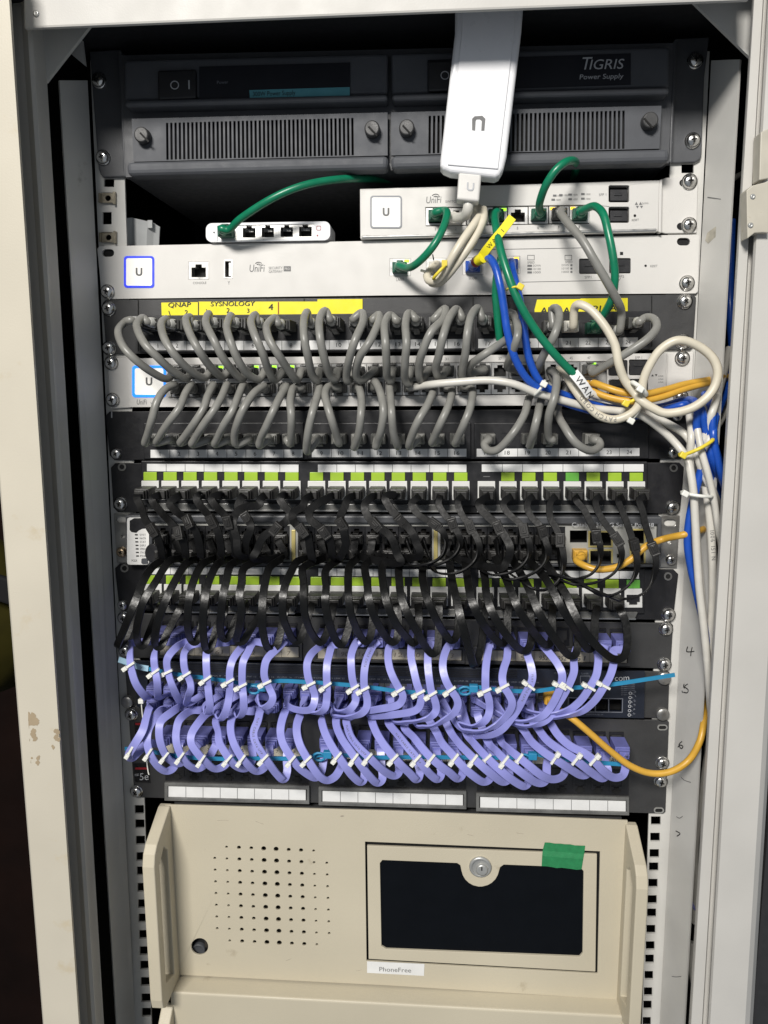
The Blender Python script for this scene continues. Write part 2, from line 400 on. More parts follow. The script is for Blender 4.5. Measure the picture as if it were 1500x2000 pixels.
# right post + right door with groove
mb = MB()
def spr(x0, x2, d): 
    f = lambda y: x0+(x2-x0)*y/2000
    return [P(f(TB), TB, d), P(f(BB), BB, d)]
R_ = [spr(1469, 1345, 71), spr(1471, 1348, 76), spr(1473, 1350, 78), spr(1490, 1371, 78)]
closed_post(mb, [[Vector((q.x, -71, q.z)) for q in R_[0]]]+R_+[spr(1492, 1373, 70), spr(1530, 1440, 70), [Vector((q.x, -71, q.z)) for q in spr(1530, 1440, 70)]])
mb.build('post', M['frame'], cab)
mb = MB()
closed_post(mb, [spr(1498, 1381, 74), spr(1500, 1383, 83), spr(1505, 1387, 86), spr(1580, 1455, 86), spr(1590, 1464, 82), spr(1596, 1470, 70), spr(1596, 1468, 30), spr(1500, 1383, 72)])
rdoor = mb.build('door', M['frame'], cab); rdoor['label'] = 'pale right door panel with a beige hinge'
mb = MB(); mb.pp([(1458, 372), (1470, 362), (1494, 356), (1502, 352), (1502, 455), (1490, 454), (1474, 455), (1460, 466)], 92, 80)
mb.pp([(1486, 258), (1503, 250), (1503, 348), (1483, 352)], 92, 80)
for x, y in ((1470, 384), (1466, 440)): mb.lathe(P(x, y, 92), [(1.9, 0), (1.9, .6), (1.2, .9), (.5, .6)], 12, 1)
mb.build('hinge', [mat('hinge_paint', (.47, .44, .37), .45, stain=(.33, .27, .18), sscale=60, sth=.6), M['zinc']], rdoor, bevel=1)
# top beam and roof
mb = MB()
q = [P(44, -60, 92), P(1462, -110, 92), P(1464, 0, 92), P(850, 23, 92), P(46, 56, 92)]
mb.prism(q, [Vector((a.x, -88, a.z)) for a in q])
beam = mb.build('top_beam', M['frame'], cab, bevel=1.5)
mb = MB(); mb.lathe(P(71, 27, 92), [(2.2, 0), (2.1, .6), (1.2, 1.0), (.4, .6)], 14); mb.build('rivet', M['zinc'], beam)
zt = P(750, -60, 92).z
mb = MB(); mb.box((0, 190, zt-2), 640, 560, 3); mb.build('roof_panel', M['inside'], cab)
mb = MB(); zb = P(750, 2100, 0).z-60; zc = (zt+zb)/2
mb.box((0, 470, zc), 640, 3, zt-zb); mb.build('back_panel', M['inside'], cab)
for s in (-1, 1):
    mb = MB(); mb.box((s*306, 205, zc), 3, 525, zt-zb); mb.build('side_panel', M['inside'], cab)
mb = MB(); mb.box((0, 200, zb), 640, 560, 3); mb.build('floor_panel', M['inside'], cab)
# gussets
mb = MB(); mb.pp([(60, -20), (232, -20), (176, 50), (90, 160), (72, 168)], 56, 53)
mb.build('corner_gusset', M['rail'], cab)
mb = MB(); mb.pp([(137, 104), (160, 78), (166, 128)], 20, 17)
mb.build('corner_gusset', M['rail'], cab)
mb = MB(); mb.pp([(1338, -20), (1475, -20), (1472, 118), (1461, 108), (1352, 2)], 56, 53); mb.build('corner_gusset', M['rail'], cab)
# rail side flanges (their inner faces run from the mounting plane towards the viewer)
def flange(xa_t, ya, xb_t, yb, xa_b, xb_b, da, db, nm='rail_flange'):
    mb = MB(); a = P(xa_t, ya, da); b = P(xb_t, yb, db); c = P(xb_b, BB, db); e = P(xa_b, BB, da)
    off = Vector((-1.5 if xa_t < 700 else 1.5, 1.0, 0))
    mb.prism([a, b, c, e], [v+off for v in (a, b, c, e)]); return mb.build(nm, M['rail'], cab)
k = (BB-155)/(2000-155)
flange(116, 157, 171, 157, 116+(228-116)*k, 171+(264-171)*k, 34, 4)
fr = flange(1445, 116, 1389, 118, 1445+(1336-1445)*1.063, 1389+(1289-1389)*1.063, 40, 4)
# hole rails
def rail(xt0, xt1, xb0, xb1, yt, holes):
    mb = MB(); mb.plate([(xt0, yt), (xt1, yt), (xb1, BB), (xb0, BB)], [[(x-w, y-h), (x+w, y-h), (x+w, y+h), (x-w, y+h)] for x, y, w, h in holes], -.5, -2.5)
    return mb
lh = [(213, 357, 10, 8), (210, 386, 11, 10), (209, 426, 9, 12), (209, 463, 11, 10)]
y = 1581
lx = lambda y: 270+(y-1580)*.035
i = 0
while y < 2040:
    lh.append((lx(y)+2, y, 9, 8.5)); y += (28, 32, 32)[i % 3]; i += 1
rail(176, 236, 268, 300, 118, lh).build('mounting_rail', M['rail'], cab)
rh = [(1343, 329, 12, 9)]; y = 1603; i = 0
while y < 2060:
    rh.append((1281-(y-1600)*.045, y, 9.5-(y-1600)*.004, 8.5)); y += (32, 32, 26)[i % 3]; i += 1
rail(1316, 1386, 1250, 1291, 100, rh).build('mounting_rail', M['rail'], cab)
for x, y in ((209, 386), (210, 463)):
    mb = MB(); c = P(x, y, 2); mb.plate(rr(x-13, y-9, x+12, y+10, 2), [circ(x+2, y+1, 5.5)], 2.2, .6); mb.rect(x-17, y-9, x-13, y+9, 4, 0)
    mb.rect(x+11, y-12, x+15, y+12, 3.4, 0)
    mb.build('cage_nut', M['cagenut'], cab, bevel=.3)
# handwriting and scuffs on the right flange
def on_flange(pts):     # point on the flange surface for pixel
    a = Vector(P(1447, 116, 40)); b = Vector(P(1389, 118, 4)); c = Vector(P(1389+(1289-1389)*1.063, BB, 4))
    n = (b-a).cross(c-a).normalized()
    if n.y > 0: n = -n
    out = []
    for x, y in pts:
        v = ROT @ Vector(((x-750)/F, -(y-1000)/F, -1)); t = (a-CAM).dot(n)/v.dot(n); out.append(CAM+v*t+n*.35)
    return out
def scribble(strokes, r=.45, m='ink', nm='handwriting'):
    mb = MB()
    for s in strokes: mb.tube(smooth_path(on_flange(s), 4), r, 5)
    return mb.build(nm, M[m], fr)
scribble([[(1344, 1263), (1342, 1272), (1349, 1273), (1357, 1272)], [(1353, 1264), (1351, 1272), (1350, 1281)]])
scribble([[(1344, 1336), (1338, 1341), (1345, 1347), (1343, 1353), (1336, 1352)], [(1337, 1336), (1336, 1341), (1338, 1344)], [(1333, 1349), (1334, 1353)]])
scribble([[(1333, 1448), (1327, 1454), (1331, 1462), (1335, 1458), (1329, 1455), (1325, 1459)]])
scribble([[(1321, 1623), (1329, 1628), (1323, 1633)]])
scribble([[(1383, 385), (1395, 387), (1409, 389)]], .3, 'print', 'scratch')
scribble([[(1313, 1907), (1322, 1908), (1331, 1907)]], .25, 'print', 'scratch')
scribble([[(1331, 1518), (1338, 1524), (1350, 1528)], [(1322, 1595), (1328, 1598), (1334, 1594)]], .3, 'print', 'scratch')
mb = MB(); mb.add(on_flange([(1378, 470), (1382, 455), (1398, 443), (1414, 440), (1418, 446), (1412, 455), (1396, 465), (1384, 476)]), [list(range(8))])
mb.build('smudge', mat('tan_smudge', (.44, .41, .34), .5, var=.3, ns=150), fr)
# room behind the left door edge
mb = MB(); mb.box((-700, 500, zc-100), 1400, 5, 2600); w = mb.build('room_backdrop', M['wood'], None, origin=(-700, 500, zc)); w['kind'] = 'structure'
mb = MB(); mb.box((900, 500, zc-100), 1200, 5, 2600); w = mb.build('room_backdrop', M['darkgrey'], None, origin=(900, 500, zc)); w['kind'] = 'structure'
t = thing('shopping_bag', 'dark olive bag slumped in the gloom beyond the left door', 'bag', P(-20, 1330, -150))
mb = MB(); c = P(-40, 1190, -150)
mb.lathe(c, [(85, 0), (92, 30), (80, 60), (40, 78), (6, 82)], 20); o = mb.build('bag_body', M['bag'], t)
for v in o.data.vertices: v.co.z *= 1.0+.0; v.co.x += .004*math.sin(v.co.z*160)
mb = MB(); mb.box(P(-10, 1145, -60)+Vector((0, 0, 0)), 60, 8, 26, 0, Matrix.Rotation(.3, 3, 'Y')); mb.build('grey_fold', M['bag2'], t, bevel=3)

# ================================================================== EQUIPMENT
def ear_shape(L, yt0, yt1, yb0, yb1, r=6): pass
# ---- 1 power supply
psu = thing('power_supply', 'wide dark grey double power supply with slotted vents at the top', 'power supply', P(750, 345, 0))
mb = MB(); mb.pp([(174, 100), (236, 96), (247, 345), (203, 347), (196, 341), (192, 330)], 3, 0); mb.pp([(230, 100), (237, 99), (247, 345), (241, 346)], 12, 3); mb.build('ear', M['psuear'], psu, bevel=1)
mb = MB(); mb.pp([(1318, 75), (1386, 72), (1376, 150), (1371, 302), (1368, 311), (1358, 317), (1309, 319)], 3, 0)
mb.pp([(1316, 78), (1322, 78), (1313, 318), (1307, 318)], 12, 3)
mb.build('ear', M['psuear'], psu, bevel=1)
mb = MB(); mb.pp([(236, 108), (1316, 84), (1306, 319), (246, 346)], 12, -250); mb.build('chassis', M['psuear'], psu)
for x0, x1, tag in ((239, 759, 0), (762, 1310, 1)):
    ty = lambda x: -0.024*(x-240)
    y = lambda x, v: v+ty(x)
    mb = MB()
    mb.pp([(x0+2, y(x0, 116)), (x1-2, y(x1, 116)), (x1-2, y(x1, 196)), (x0+3, y(x0, 196))], 22, 10)
    mb.pp([(x0+3, y(x0, 195)), (x1-2, y(x1, 195)), (x1-2, y(x1, 209)), (x0+4, y(x0, 209))], 26, 10)
    face = mb.build('upper_bezel', M['psu'], psu, bevel=3, seg=3)
    g0, g1 = (322, 692) if tag == 0 else (835, 1222)
    holes = []; n = 45
    for i in range(n):
        x = g0+(g1-g0)*(i+.25)/n; w = (g1-g0)/n*.55; e = (x-700)*.006
        ytop = (240 if x < 750 else 240)-0.027*(x-322) ; ybot = 312-.024*(x-322)
        holes.append([(x, ytop), (x+w, ytop), (x+w+(.8 if x < 700 else -.6), ybot), (x+(.8 if x < 700 else -.6), ybot)])
    mb = MB(); mb.plate([(x0+18 if tag == 0 else x0+2, y(x0, 232)), (x1-2 if tag == 0 else x1-18, y(x1, 232)), (x1-2 if tag == 0 else x1-22, y(x1, 316)), (x0+22 if tag == 0 else x0+2, y(x0, 316))], holes, 20, 17)
    mb.build('vent_grille', M['psu'], psu)
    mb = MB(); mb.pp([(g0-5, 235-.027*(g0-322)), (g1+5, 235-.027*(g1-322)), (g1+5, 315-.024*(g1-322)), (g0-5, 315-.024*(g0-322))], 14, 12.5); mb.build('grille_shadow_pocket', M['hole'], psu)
    mb = MB(); mb.pp([(x0+6 if tag == 0 else x0+1, y(x0, 315)), (x1, y(x1, 315)), (x1-1, y(x1, 343)), (x0+8 if tag == 0 else x0+2, y(x0, 343))], 27, 10); mb.build('lower_lip', M['psu'], psu, bevel=4, seg=3)
    for kx, ky in (((282, 268), (728, 256)) if tag == 0 else ((795, 254), (1266, 240))):
        mb = MB(); mb.lathe(P(kx, ky, 20), [(5.8, 0), (6.0, 1), (5.8, 6), (5.4, 7), (4.7, 7.2)], 22); mb.box(P(kx, ky, 27.4), 9.2, .5, 1.3, 1, Matrix.Rotation(.8, 3, 'Y'))
        mb.build('thumb_screw', [M['darkgrey'], M['hole']], psu)
mb = MB(); mb.pp([(389, 130), (684, 122), (684, 187), (389, 195)], 22.6, 21); mb.build('display_window', M['window'], psu)
mb = MB(); mb.pp([(835, 117), (1232, 104), (1232, 165), (835, 178)], 22.6, 21); mb.build('display_window', M['window'], psu)
mb = MB(); mb.pp([(487, 176), (683, 170), (683, 187), (488, 192)], 23, 22.2); mb.build('label_strip', M['cyan'], psu)
text(psu, '300W Power Supply', (494, 188), (577, 185), 8.5, 23.2, M['ink'])
text(psu, 'Power', (424, 164), (446, 163), 6, 22.9, M['dprint'])
text(psu, 'T', (1133, 136), (1152, 135.5), 24, 22.9, M['lprint'], shear=.2); text(psu, 'IGRIS', (1151, 135.5), (1216, 134), 19, 22.9, M['lprint'], shear=.2)
text(psu, 'Power Supply', (1132, 155), (1217, 153), 9.5, 22.9, M['lprint'], shear=.1)
for a in (((307, 137), (382, 134), (383, 192), (308, 195)), ((835, 118), (885, 117), (885, 177), (836, 179))):
    mb = MB(); mb.pp(list(a), 25.5, 21); sw = mb.build('rocker_switch', M['black'], psu, bevel=1.5)
    x, yy = a[0]; cx = x+34
    mb = MB(); mb.plate(circ(cx, yy+29, 8.5, 20), [circ(cx, yy+29, 6.8, 20)], 25.8, 25.55); mb.build('printed_symbol', M['lprint'], sw)
    if x < 500: text(sw, 'I', (x+61, yy+37), (x+63.5, yy+37), 17, 25.7, M['lprint'])
for x, yy in ((194, 158), (202, 308), (1357, 119), (1352, 275)): screw(psu, x, yy, 3)
mb = MB()
for x, yy in ((355, 94), (503, 91), (605, 89)): mb.lathe(P(x, yy, -20), [(1.6, 0), (1.4, 1), (.5, 1.6)], 10)
mb.build('lid_screw', M['chrome'], psu)

# ---- 2 small white switch, card, silver 8-port switch
def jack(parent, x0, y0, x1, y1, d, rim=True, m='steel', led=None, latch=1, depth=9):
    """a socket: metal rim plate with an opening, dark pocket behind, contact slot"""
    w = x1-x0; h = y1-y0; cx = (x0+x1)/2
    iy0 = y0+h*.22; iy1 = y1-h*.12
    hole = [(x0+w*.14, iy0+h*.10), (cx-w*.16, iy0+h*.10), (cx-w*.16, iy0-h*.08), (cx+w*.16, iy0-h*.08), (cx+w*.16, iy0+h*.10), (x1-w*.14, iy0+h*.10), (x1-w*.14, iy1), (x0+w*.14, iy1)] if latch > 0 else \
        [(x0+w*.14, y0+h*.12), (x1-w*.14, y0+h*.12), (x1-w*.14, y1-h*.3), (cx+w*.16, y1-h*.3), (cx+w*.16, y1-h*.12), (cx-w*.16, y1-h*.12), (cx-w*.16, y1-h*.3), (x0+w*.14, y1-h*.3)]
    mb = MB(); mb.plate([(x0, y0), (x1, y0), (x1, y1), (x0, y1)], [hole], d+.5, d-depth)
    mb.rect(x0+1, y0+1, x1-1, y1-1, d-depth, d-depth-1, 1)
    o = mb.build('port', [M[m], M['hole']], parent)
    if led:
        for lx0, c in led:
            mb = MB(); mb.rect(x0+w*lx0, y0+1.5, x0+w*(lx0+.24), y0+h*.2, d+.9, d); mb.build('led', M[c], o)
    return o
ws = thing('small_switch', 'small rounded white five-port switch lying on the silver gateway', 'network switch', P(523, 472, 4))
pt = rr(402, 436, 645, 473, 12, 5, tilt=-4)
holes = []
PX = [(428, 459), (471, 502), (508, 538), (545, 575), (581, 612)]
mb = MB(); hp = [(425, 441), (614, 437), (614, 466.5), (425, 470)]
mb.plate(pt, [hp], 6, -22); mb.build('housing', M['wplastic'], ws, bevel=1.2)
mb = MB()
mb.plate(hp, [[(a+3, 446-.02*(a-428)), (a+10, 446-.02*(a-428)), (a+10, 442-.02*(a-428)), (b-10, 442-.02*(a-428)), (b-10, 446-.02*(a-428)), (b-3, 446-.02*(a-428)), (b-3, 465-.02*(a-428)), (a+3, 465-.02*(a-428))] for a, b in PX], 5.2, -6)
mb.build('port_frame', M['steel'], ws)
mb = MB(); mb.pp(hp, -6, -7); mb.build('port_pocket', M['hole'], ws)
mb = MB()
for a, b in PX[1:]:
    for k in range(6): mb.rect(a+8+k*2.8, 449-.02*(a-428), a+9.2+k*2.8, 454-.02*(a-428), -1, -5)
mb.build('contacts', M['steel'], ws)
mb = MB(); mb.plate(rr(618, 441, 627, 450, 2), [rr(619, 442, 626, 449, 1.5)], 6.2, 6.05); mb.add([P(a, b, 6.2) for a, b in circ(620, 460, 1.6, 8)], [list(range(8))]); mb.build('printed_mark', M['red'], ws)
mb = MB(); mb.add([P(a, b, 6.2) for a, b in circ(418, 454, 1.5, 8)], [list(range(8))]); mb.build('pinhole', M['hole'], ws)
cdt = thing('plastic_baffle', 'crinkled translucent white plastic strip beside the left rail', 'plastic strip', P(270, 478, -15))
mb = MB(); rails_ = []
for i, (x, d) in enumerate(((236, -6), (246, -10), (247, -14), (258, -16), (270, -16), (288, -18), (301, -22), (312, -24))):
    top = (424, 428, 426, 425, 428, 432, 436, 443)[i]; rails_.append([P(x, top, d), P(x-(2 if i > 2 else 0), 482, d)])
vs = [q for r in rails_ for q in r]; vs2 = [q+Vector((0, 1.2, 0)) for q in vs]
n = len(rails_)
mb.add(vs+vs2, [[2*i, 2*i+2, 2*i+3, 2*i+1] for i in range(n-1)]+[[2*i+2*n, 2*i+1+2*n, 2*i+3+2*n, 2*i+2+2*n] for i in range(n-1)])
mb.rect(288, 430, 297, 445, -17, -18.5)
mb.build('folded_sheet', M['card'], cdt)

s8 = thing('silver_switch', 'silver eight-port switch with a grey ringed logo square', 'network switch', P(1000, 468, 2))
mb = MB(); prt = [(831, 405), (1152, 400), (1151, 437), (832, 442)]
mb.plate([(703, 369), (1000, 361), (1288, 352), (1286, 440), (1285, 452), (704, 466)], [prt, rr(1189, 362, 1229, 395, 3), rr(1189, 404, 1229, 435, 3)], 8, -3); mb.build('front_plate', M['silver'], s8, bevel=.6)
mb = MB(); mb.pp([(703, 369), (1288, 352), (1285, 452), (704, 466)], -3.2, -180); mb.build('chassis', M['silver2'], s8)
mb = MB(); mb.pp([(704, 458), (1285, 444), (1285, 453), (704, 467)], 8.3, 5); mb.build('rounded_sill', M['steel'], s8, bevel=1.5)
mb = MB(); mb.pp([(1290, 351), (1301, 347), (1364, 342), (1361, 455), (1300, 456), (1287, 453)], 2.2, 0); mb.pp([(1288, 352), (1294, 349), (1292, 455), (1286, 453)], 8, 1)
e = mb.build('ear', M['silver'], s8, bevel=.6)
for q in ((1335, 357), (1330, 442)):
    mb = MB(); mb.pp(circ(*q, 8, e=.9), 2.5, 2.25); mb.build('slot', M['hole'], s8)
screw(s8, 1346, 355, 2.3); screw(s8, 1345, 440, 2.3)
EDG = [831+40.1*i for i in range(9)]
for i in range(8):
    a, b = EDG[i]+1, EDG[i+1]-1; dy = -.0156*(a-831)
    jack(s8, a, 407+dy, b, 440+dy, 7.2, led=[(.72, 'ledg')] if i == 3 else ([(.05, 'leda')] if i in (6, 7) else None))
mb = MB(); mb.pp([(1191, 364), (1228, 364), (1228, 394), (1191, 394)], 1, 0); mb.pp([(1191, 405), (1228, 405), (1228, 434), (1191, 434)], 1, 0); mb.build('sfp_port', M['hole'], s8)
mb = MB(); mb.rect(1192, 370, 1226, 392, 7, 1); mb.rect(1192, 411, 1226, 432, 7, 1); mb.rect(1199, 377, 1215, 382, 7.6, 7); mb.rect(1199, 418, 1215, 423, 7.6, 7); mb.build('sfp_shutter', M['black'], s8, bevel=.5)
def logo(parent, x0, y0, x1, y1, d, ring, field, s='U', tilt=0, rw=3, th=.28):
    mb = MB(); mb.plate(rr(x0, y0, x1, y1, 6, 5, tilt), [rr(x0+rw, y0+rw, x1-rw, y1-rw, 4, 5, tilt)], d+.5, d); r = mb.build('logo_ring', M[ring], parent)
    mb = MB(); mb.pp(rr(x0+rw, y0+rw, x1-rw, y1-rw, 4, 5, tilt), d+.3, d); mb.build('logo_field', M[field], parent)
    cx = (x0+x1)/2; cy = (y0+y1)/2; w = 6.5
    pts = [(cx-w, cy-8), (cx-w, cy-1), (cx-w, cy+3), (cx-w*.75, cy+6.5), (cx-w*.2, cy+8), (cx+w*.4, cy+7.8), (cx+w*.85, cy+6), (cx+w, cy+3), (cx+w, cy-8), (cx+w-3.4, cy-8), (cx+w-3.6, cy+2.5), (cx+w*.3, cy+4.6), (cx-w*.2, cy+4.6), (cx-w+3.6, cy+2.5), (cx-w+3.4, cy-8)]
    mb = MB(); mb.plate(pts, [], d+.42, d+.32); mb.build('logo_letter', M['print'], parent)
logo(s8, 723, 382, 785, 446, 8, 'greyring', 'logow', rw=3)
text(s8, 'UniFi', (832, 397), (861, 396), 13, 8.2, M['print'], shear=.12)
mb = MB()
for r in (5, 9): mb.tube([P(851+r*math.cos(math.radians(a)), 388+r*math.sin(math.radians(a)), 8.2) for a in range(-140, -39, 12)], .28, 5)
mb.build('printed_arc', M['print'], s8)
text(s8, 'SWITCH 8', (870, 396), (900, 395), 4.5, 8.2, M['print'])
for (x, y) in ((1080, 382), (1092, 381), (1110, 380), (1135, 379), (1077, 390), (1110, 389), (1135, 388)):
    mb = MB(); mb.add([P(*q, 8.2) for q in ((x, y-2), (x+7, y-2), (x+7, y+2), (x, y+2))], [[0, 1, 2, 3]]); mb.build('printed_mark', M['print'], s8); text(s8, '1000', (x+9, y+2), (x+18, y+2), 3.5, 8.2, M['print'])
text(s8, 'SFP 1', (1170, 383), (1184, 382), 5, 8.2, M['print']); text(s8, 'RESET', (1234, 432), (1248, 431), 4, 8.2, M['print'])
mb = MB(); mb.plate(circ(1240, 421, 2.6), [], 8.3, 8.1); mb.build('reset_hole', M['hole'], s8)
for x in (1240, 1248):
    mb = MB(); mb.add([P(*q, 8.2) for q in ((x, 400), (x+3, 394), (x+6, 400))], [[0, 1, 2]]); mb.add([P(*q, 8.2) for q in ((x+2, 402), (x+8, 402), (x+5, 407))], [[0, 1, 2]]); mb.build('printed_mark', M['print'], s8)
text(s8, 'DOWN', (1254, 399), (1266, 398.5), 3.5, 8.2, M['print'])
for i, c in enumerate('12345678'): text(s8, c, (EDG[i]+18, 450-.0156*i*40), (EDG[i]+20.5, 450-.0156*i*40), 5, 8.5, M['print'])

# ---- 3 gateway
gw = thing('security_gateway', 'silver one-unit gateway with a blue-ringed square logo at its left', 'network gateway', P(750, 578, 2))
def capsule(cx, cy, w, h, n=6): 
    r = h/2; return [(cx+w/2-r+r*math.sin(math.pi*k/n), cy-r*math.cos(math.pi*k/n)) for k in range(n+1)]+[(cx-w/2+r-r*math.sin(math.pi*k/n), cy+r*math.cos(math.pi*k/n)) for k in range(n+1)]
gt = lambda x: 481-.0196*(x-190); gb = lambda x: 584-.0105*(x-199)
PG = {'console': (368, 511, 408, 546), 'lan': (761, 505, 802, 539), 'lan2': (832, 504, 872, 538), 'wan': (903, 503, 944, 537), 'wan2': (977, 500, 1016, 534)}
hs = [[(a, b), (c, b), (c, e), (a, e)] for a, b, c, e in PG.values()]
hs += [rr(437, 507, 454, 544, 1), capsule(211, 494, 24, 15), capsule(1335, 472, 26, 15), rr(1131, 505, 1170, 535, 3), rr(1190, 504, 1232, 534, 3)]
mb = MB(); mb.plate([(194, 481), (750, 470), (1362, 458), (1366, 462), (1363, 569), (1359, 573), (750, 577), (203, 584), (199, 580), (190, 486)], hs, 2.6, 0); mb.build('front_plate', M['silver'], gw, bevel=.5)
chassis(gw, 481, 458, 584, 573, M['silver2'], inset=5)
for q in (capsule(211, 494, 24, 15), capsule(1335, 472, 26, 15)):
    mb = MB(); mb.pp(q, .2, -.5); mb.build('slot', M['hole'], gw)
for kx, (a, b, c, e) in PG.items():
    jack(gw, a+.5, b+.5, c-.5, e-.5, 2.3, led=[(.7, 'leda')] if kx == 'wan2' else ([(.7, 'ledg')] if kx == 'lan' else None))
mb = MB(); mb.plate(rr(437, 507, 454, 544, 1), [rr(439.5, 510, 451.5, 541, 1)], 3, -8); mb.rect(439, 509, 452, 542, -6, -8, 1); mb.rect(447, 512, 451, 539, 1, -7, 0)
mb.build('usb_port', [M['steel'], M['hole']], gw)
mb = MB(); mb.rect(1132, 507, 1169, 533, 1.2, .2); mb.rect(1191, 506, 1231, 532, 1.2, .2); mb.rect(1142, 514, 1160, 520, 1.8, 1.2); mb.rect(1202, 513, 1220, 519, 1.8, 1.2); mb.build('sfp_shutter', M['black'], gw)
logo(gw, 242, 500, 301, 562, 2.6, 'glowblue', 'glow', rw=4)
text(gw, 'CONSOLE', (377, 555), (403, 554.5), 4.5, 2.75, M['print']); text(gw, 'Y', (445, 556), (449, 556), 7, 2.75, M['print'])
text(gw, 'UniFi', (487, 531), (516, 530.5), 14, 2.75, M['print'], shear=.12)
mb = MB()
for r in (4.5, 8): mb.tube([P(505+r*math.cos(math.radians(a)), 520+r*math.sin(math.radians(a)), 2.8) for a in range(-140, -39, 12)], .28, 5)
mb.build('printed_arc', M['print'], gw)
text(gw, 'SECURITY', (525, 526), (552, 525.5), 5, 2.75, M['print']); text(gw, 'GATEWAY', (525, 533), (552, 532.5), 5, 2.75, M['print'])
mb = MB(); mb.add([P(*q, 2.72) for q in ((554, 520), (568, 520), (568, 530), (554, 530))], [[0, 1, 2, 3]]); mb.build('printed_badge', M['print'], gw); text(gw, 'PRO', (556, 527.5), (566, 527.5), 5, 2.85, M['silver'])
text(gw, 'LAN1', (774, 549), (788, 548.5), 6, 2.75, M['print']); text(gw, 'LAN2', (846, 548), (862, 547.5), 6, 2.75, M['print']); text(gw, 'WAN1', (915, 547), (931, 546.5), 6, 2.75, M['print']); text(gw, 'WAN2', (990, 545), (1006, 544.5), 6, 2.75, M['print'])
text(gw, 'SFP1', (1142, 544), (1155, 543.5), 5, 2.75, M['print']); text(gw, 'SFP2', (1205, 543), (1219, 542.5), 5, 2.75, M['print']); text(gw, 'RESET', (1270, 522), (1284, 521.5), 4.5, 2.75, M['print'])
text(gw, 'SPEED', (1030, 515), (1044, 514.7), 4.5, 2.75, M['print']); text(gw, 'SPEED', (1104, 514), (1118, 513.7), 4.5, 2.75, M['print'])
for y, s in ((521, 'DOWN'), (527.5, '10/100'), (534, '1000')):
    text(gw, s, (1041, y), (1056, y-.3), 4.2, 2.75, M['print']); text(gw, s, (1097, y-1), (1111, y-1.3), 4.2, 2.75, M['print'])
    mb = MB(); mb.add([P(*q, 2.75) for q in ((1030, y-4), (1039, y-4), (1039, y), (1030, y))], [[0, 1, 2, 3]]); mb.add([P(*q, 2.75) for q in ((1114, y-5), (1118, y-5), (1118, y-1), (1114, y-1))], [[0, 1, 2, 3]]); mb.build('printed_mark', M['print'], gw)
for x in (1030, 1103):
    mb = MB(); mb.plate([(x, 498), (x+14, 498), (x+14, 508), (x, 508)], [[(x+1, 499), (x+13, 499), (x+13, 507), (x+1, 507)]], 2.8, 2.65); mb.build('printed_mark', M['print'], gw)
mb = MB(); mb.rect(1211, 492, 1217, 498, 2.8, 2.65); mb.plate(circ(1261, 519, 2.4), [], 2.8, 2.65); mb.build('pinhole', M['hole'], gw)
def pline(parent, pts, d, w=.22, m='print'):
    mb = MB(); mb.tube([P(a, b, d) for a, b in pts], w, 4); mb.build('printed_line', M[m], parent)
pline(gw, [(925, 488), (1140, 484)], 2.7); pline(gw, [(1020, 551), (1210, 547), (1212, 543)], 2.7)
for x, y in ((211, 570), (1341, 553)): screw(gw, x, y, 2.7)

def rowy(l, r): return lambda x: l+(r-l)*(x-230)/1100
def slab(parent, name, xlt, xlb, xrt, xrb, t, b, d1, d0, m, holes=(), r=5, bev=.5, gap=1.5):
    """a full-width panel between two sloping rows"""
    y0 = lambda x: t(x)+gap; y1 = lambda x: b(x)-gap
    o = [(xlt+r, y0(xlt)), (xrt-r, y0(xrt)), (xrt, y0(xrt)+r), (xrb, y1(xrb)-r), (xrb-r, y1(xrb)), (xlb+r, y1(xlb)), (xlb, y1(xlb)-r), (xlt, y0(xlt)+r)]
    mb = MB(); mb.plate(o, list(holes), d1, d0); return mb.build(name, m, parent, bevel=bev)
def lstrip(parent, secs, h, d, m='label', start=1, nums=None, nh=7, name='label_strip', line='print', holder=None, skip=(), size=None):
    """secs: (x0, y_at_x0, x1, y_at_x1) top-left/top-right of each eight-cell strip"""
    n = start
    for (x0, y0, x1, y1) in secs:
        if holder:
            mb = MB(); mb.plate([(x0-8, y0-7), (x1+7, y1-7), (x1+7, y1+h+7), (x0-8, y0+h+7)], [[(x0-2, y0-1), (x1+2, y1-1), (x1+2, y1+h+1), (x0-2, y0+h+1)]], d+2.2, d-.5)
            mb.build('label_holder', M[holder], parent, bevel=.4)
        mb = MB(); mb.pp([(x0, y0), (x1, y1), (x1, y1+h), (x0, y0+h)], d+.4, d-.4); st = mb.build(name, M[m], parent)
        mb = MB()
        for k in range(1, 8):
            x = x0+(x1-x0)*k/8; y = y0+(y1-y0)*k/8
            mb.add([P(*q, d+.46) for q in ((x, y), (x+1.1, y), (x+1.1, y+h), (x, y+h))], [[0, 1, 2, 3]])
        mb.build('cell_line', M[line], st)
        if nums:
            for k in range(8):
                if n not in skip:
                    x = x0+(x1-x0)*(k+.5)/8; y = y0+(y1-y0)*(k+.5)/8+h*.5+nh*.5; w = len(str(n))*nh*.62/2
                    text(st, str(n), (x-w, y), (x+w, y), nh, d+.5, M['ink'], 'printed_number')
                n += 1
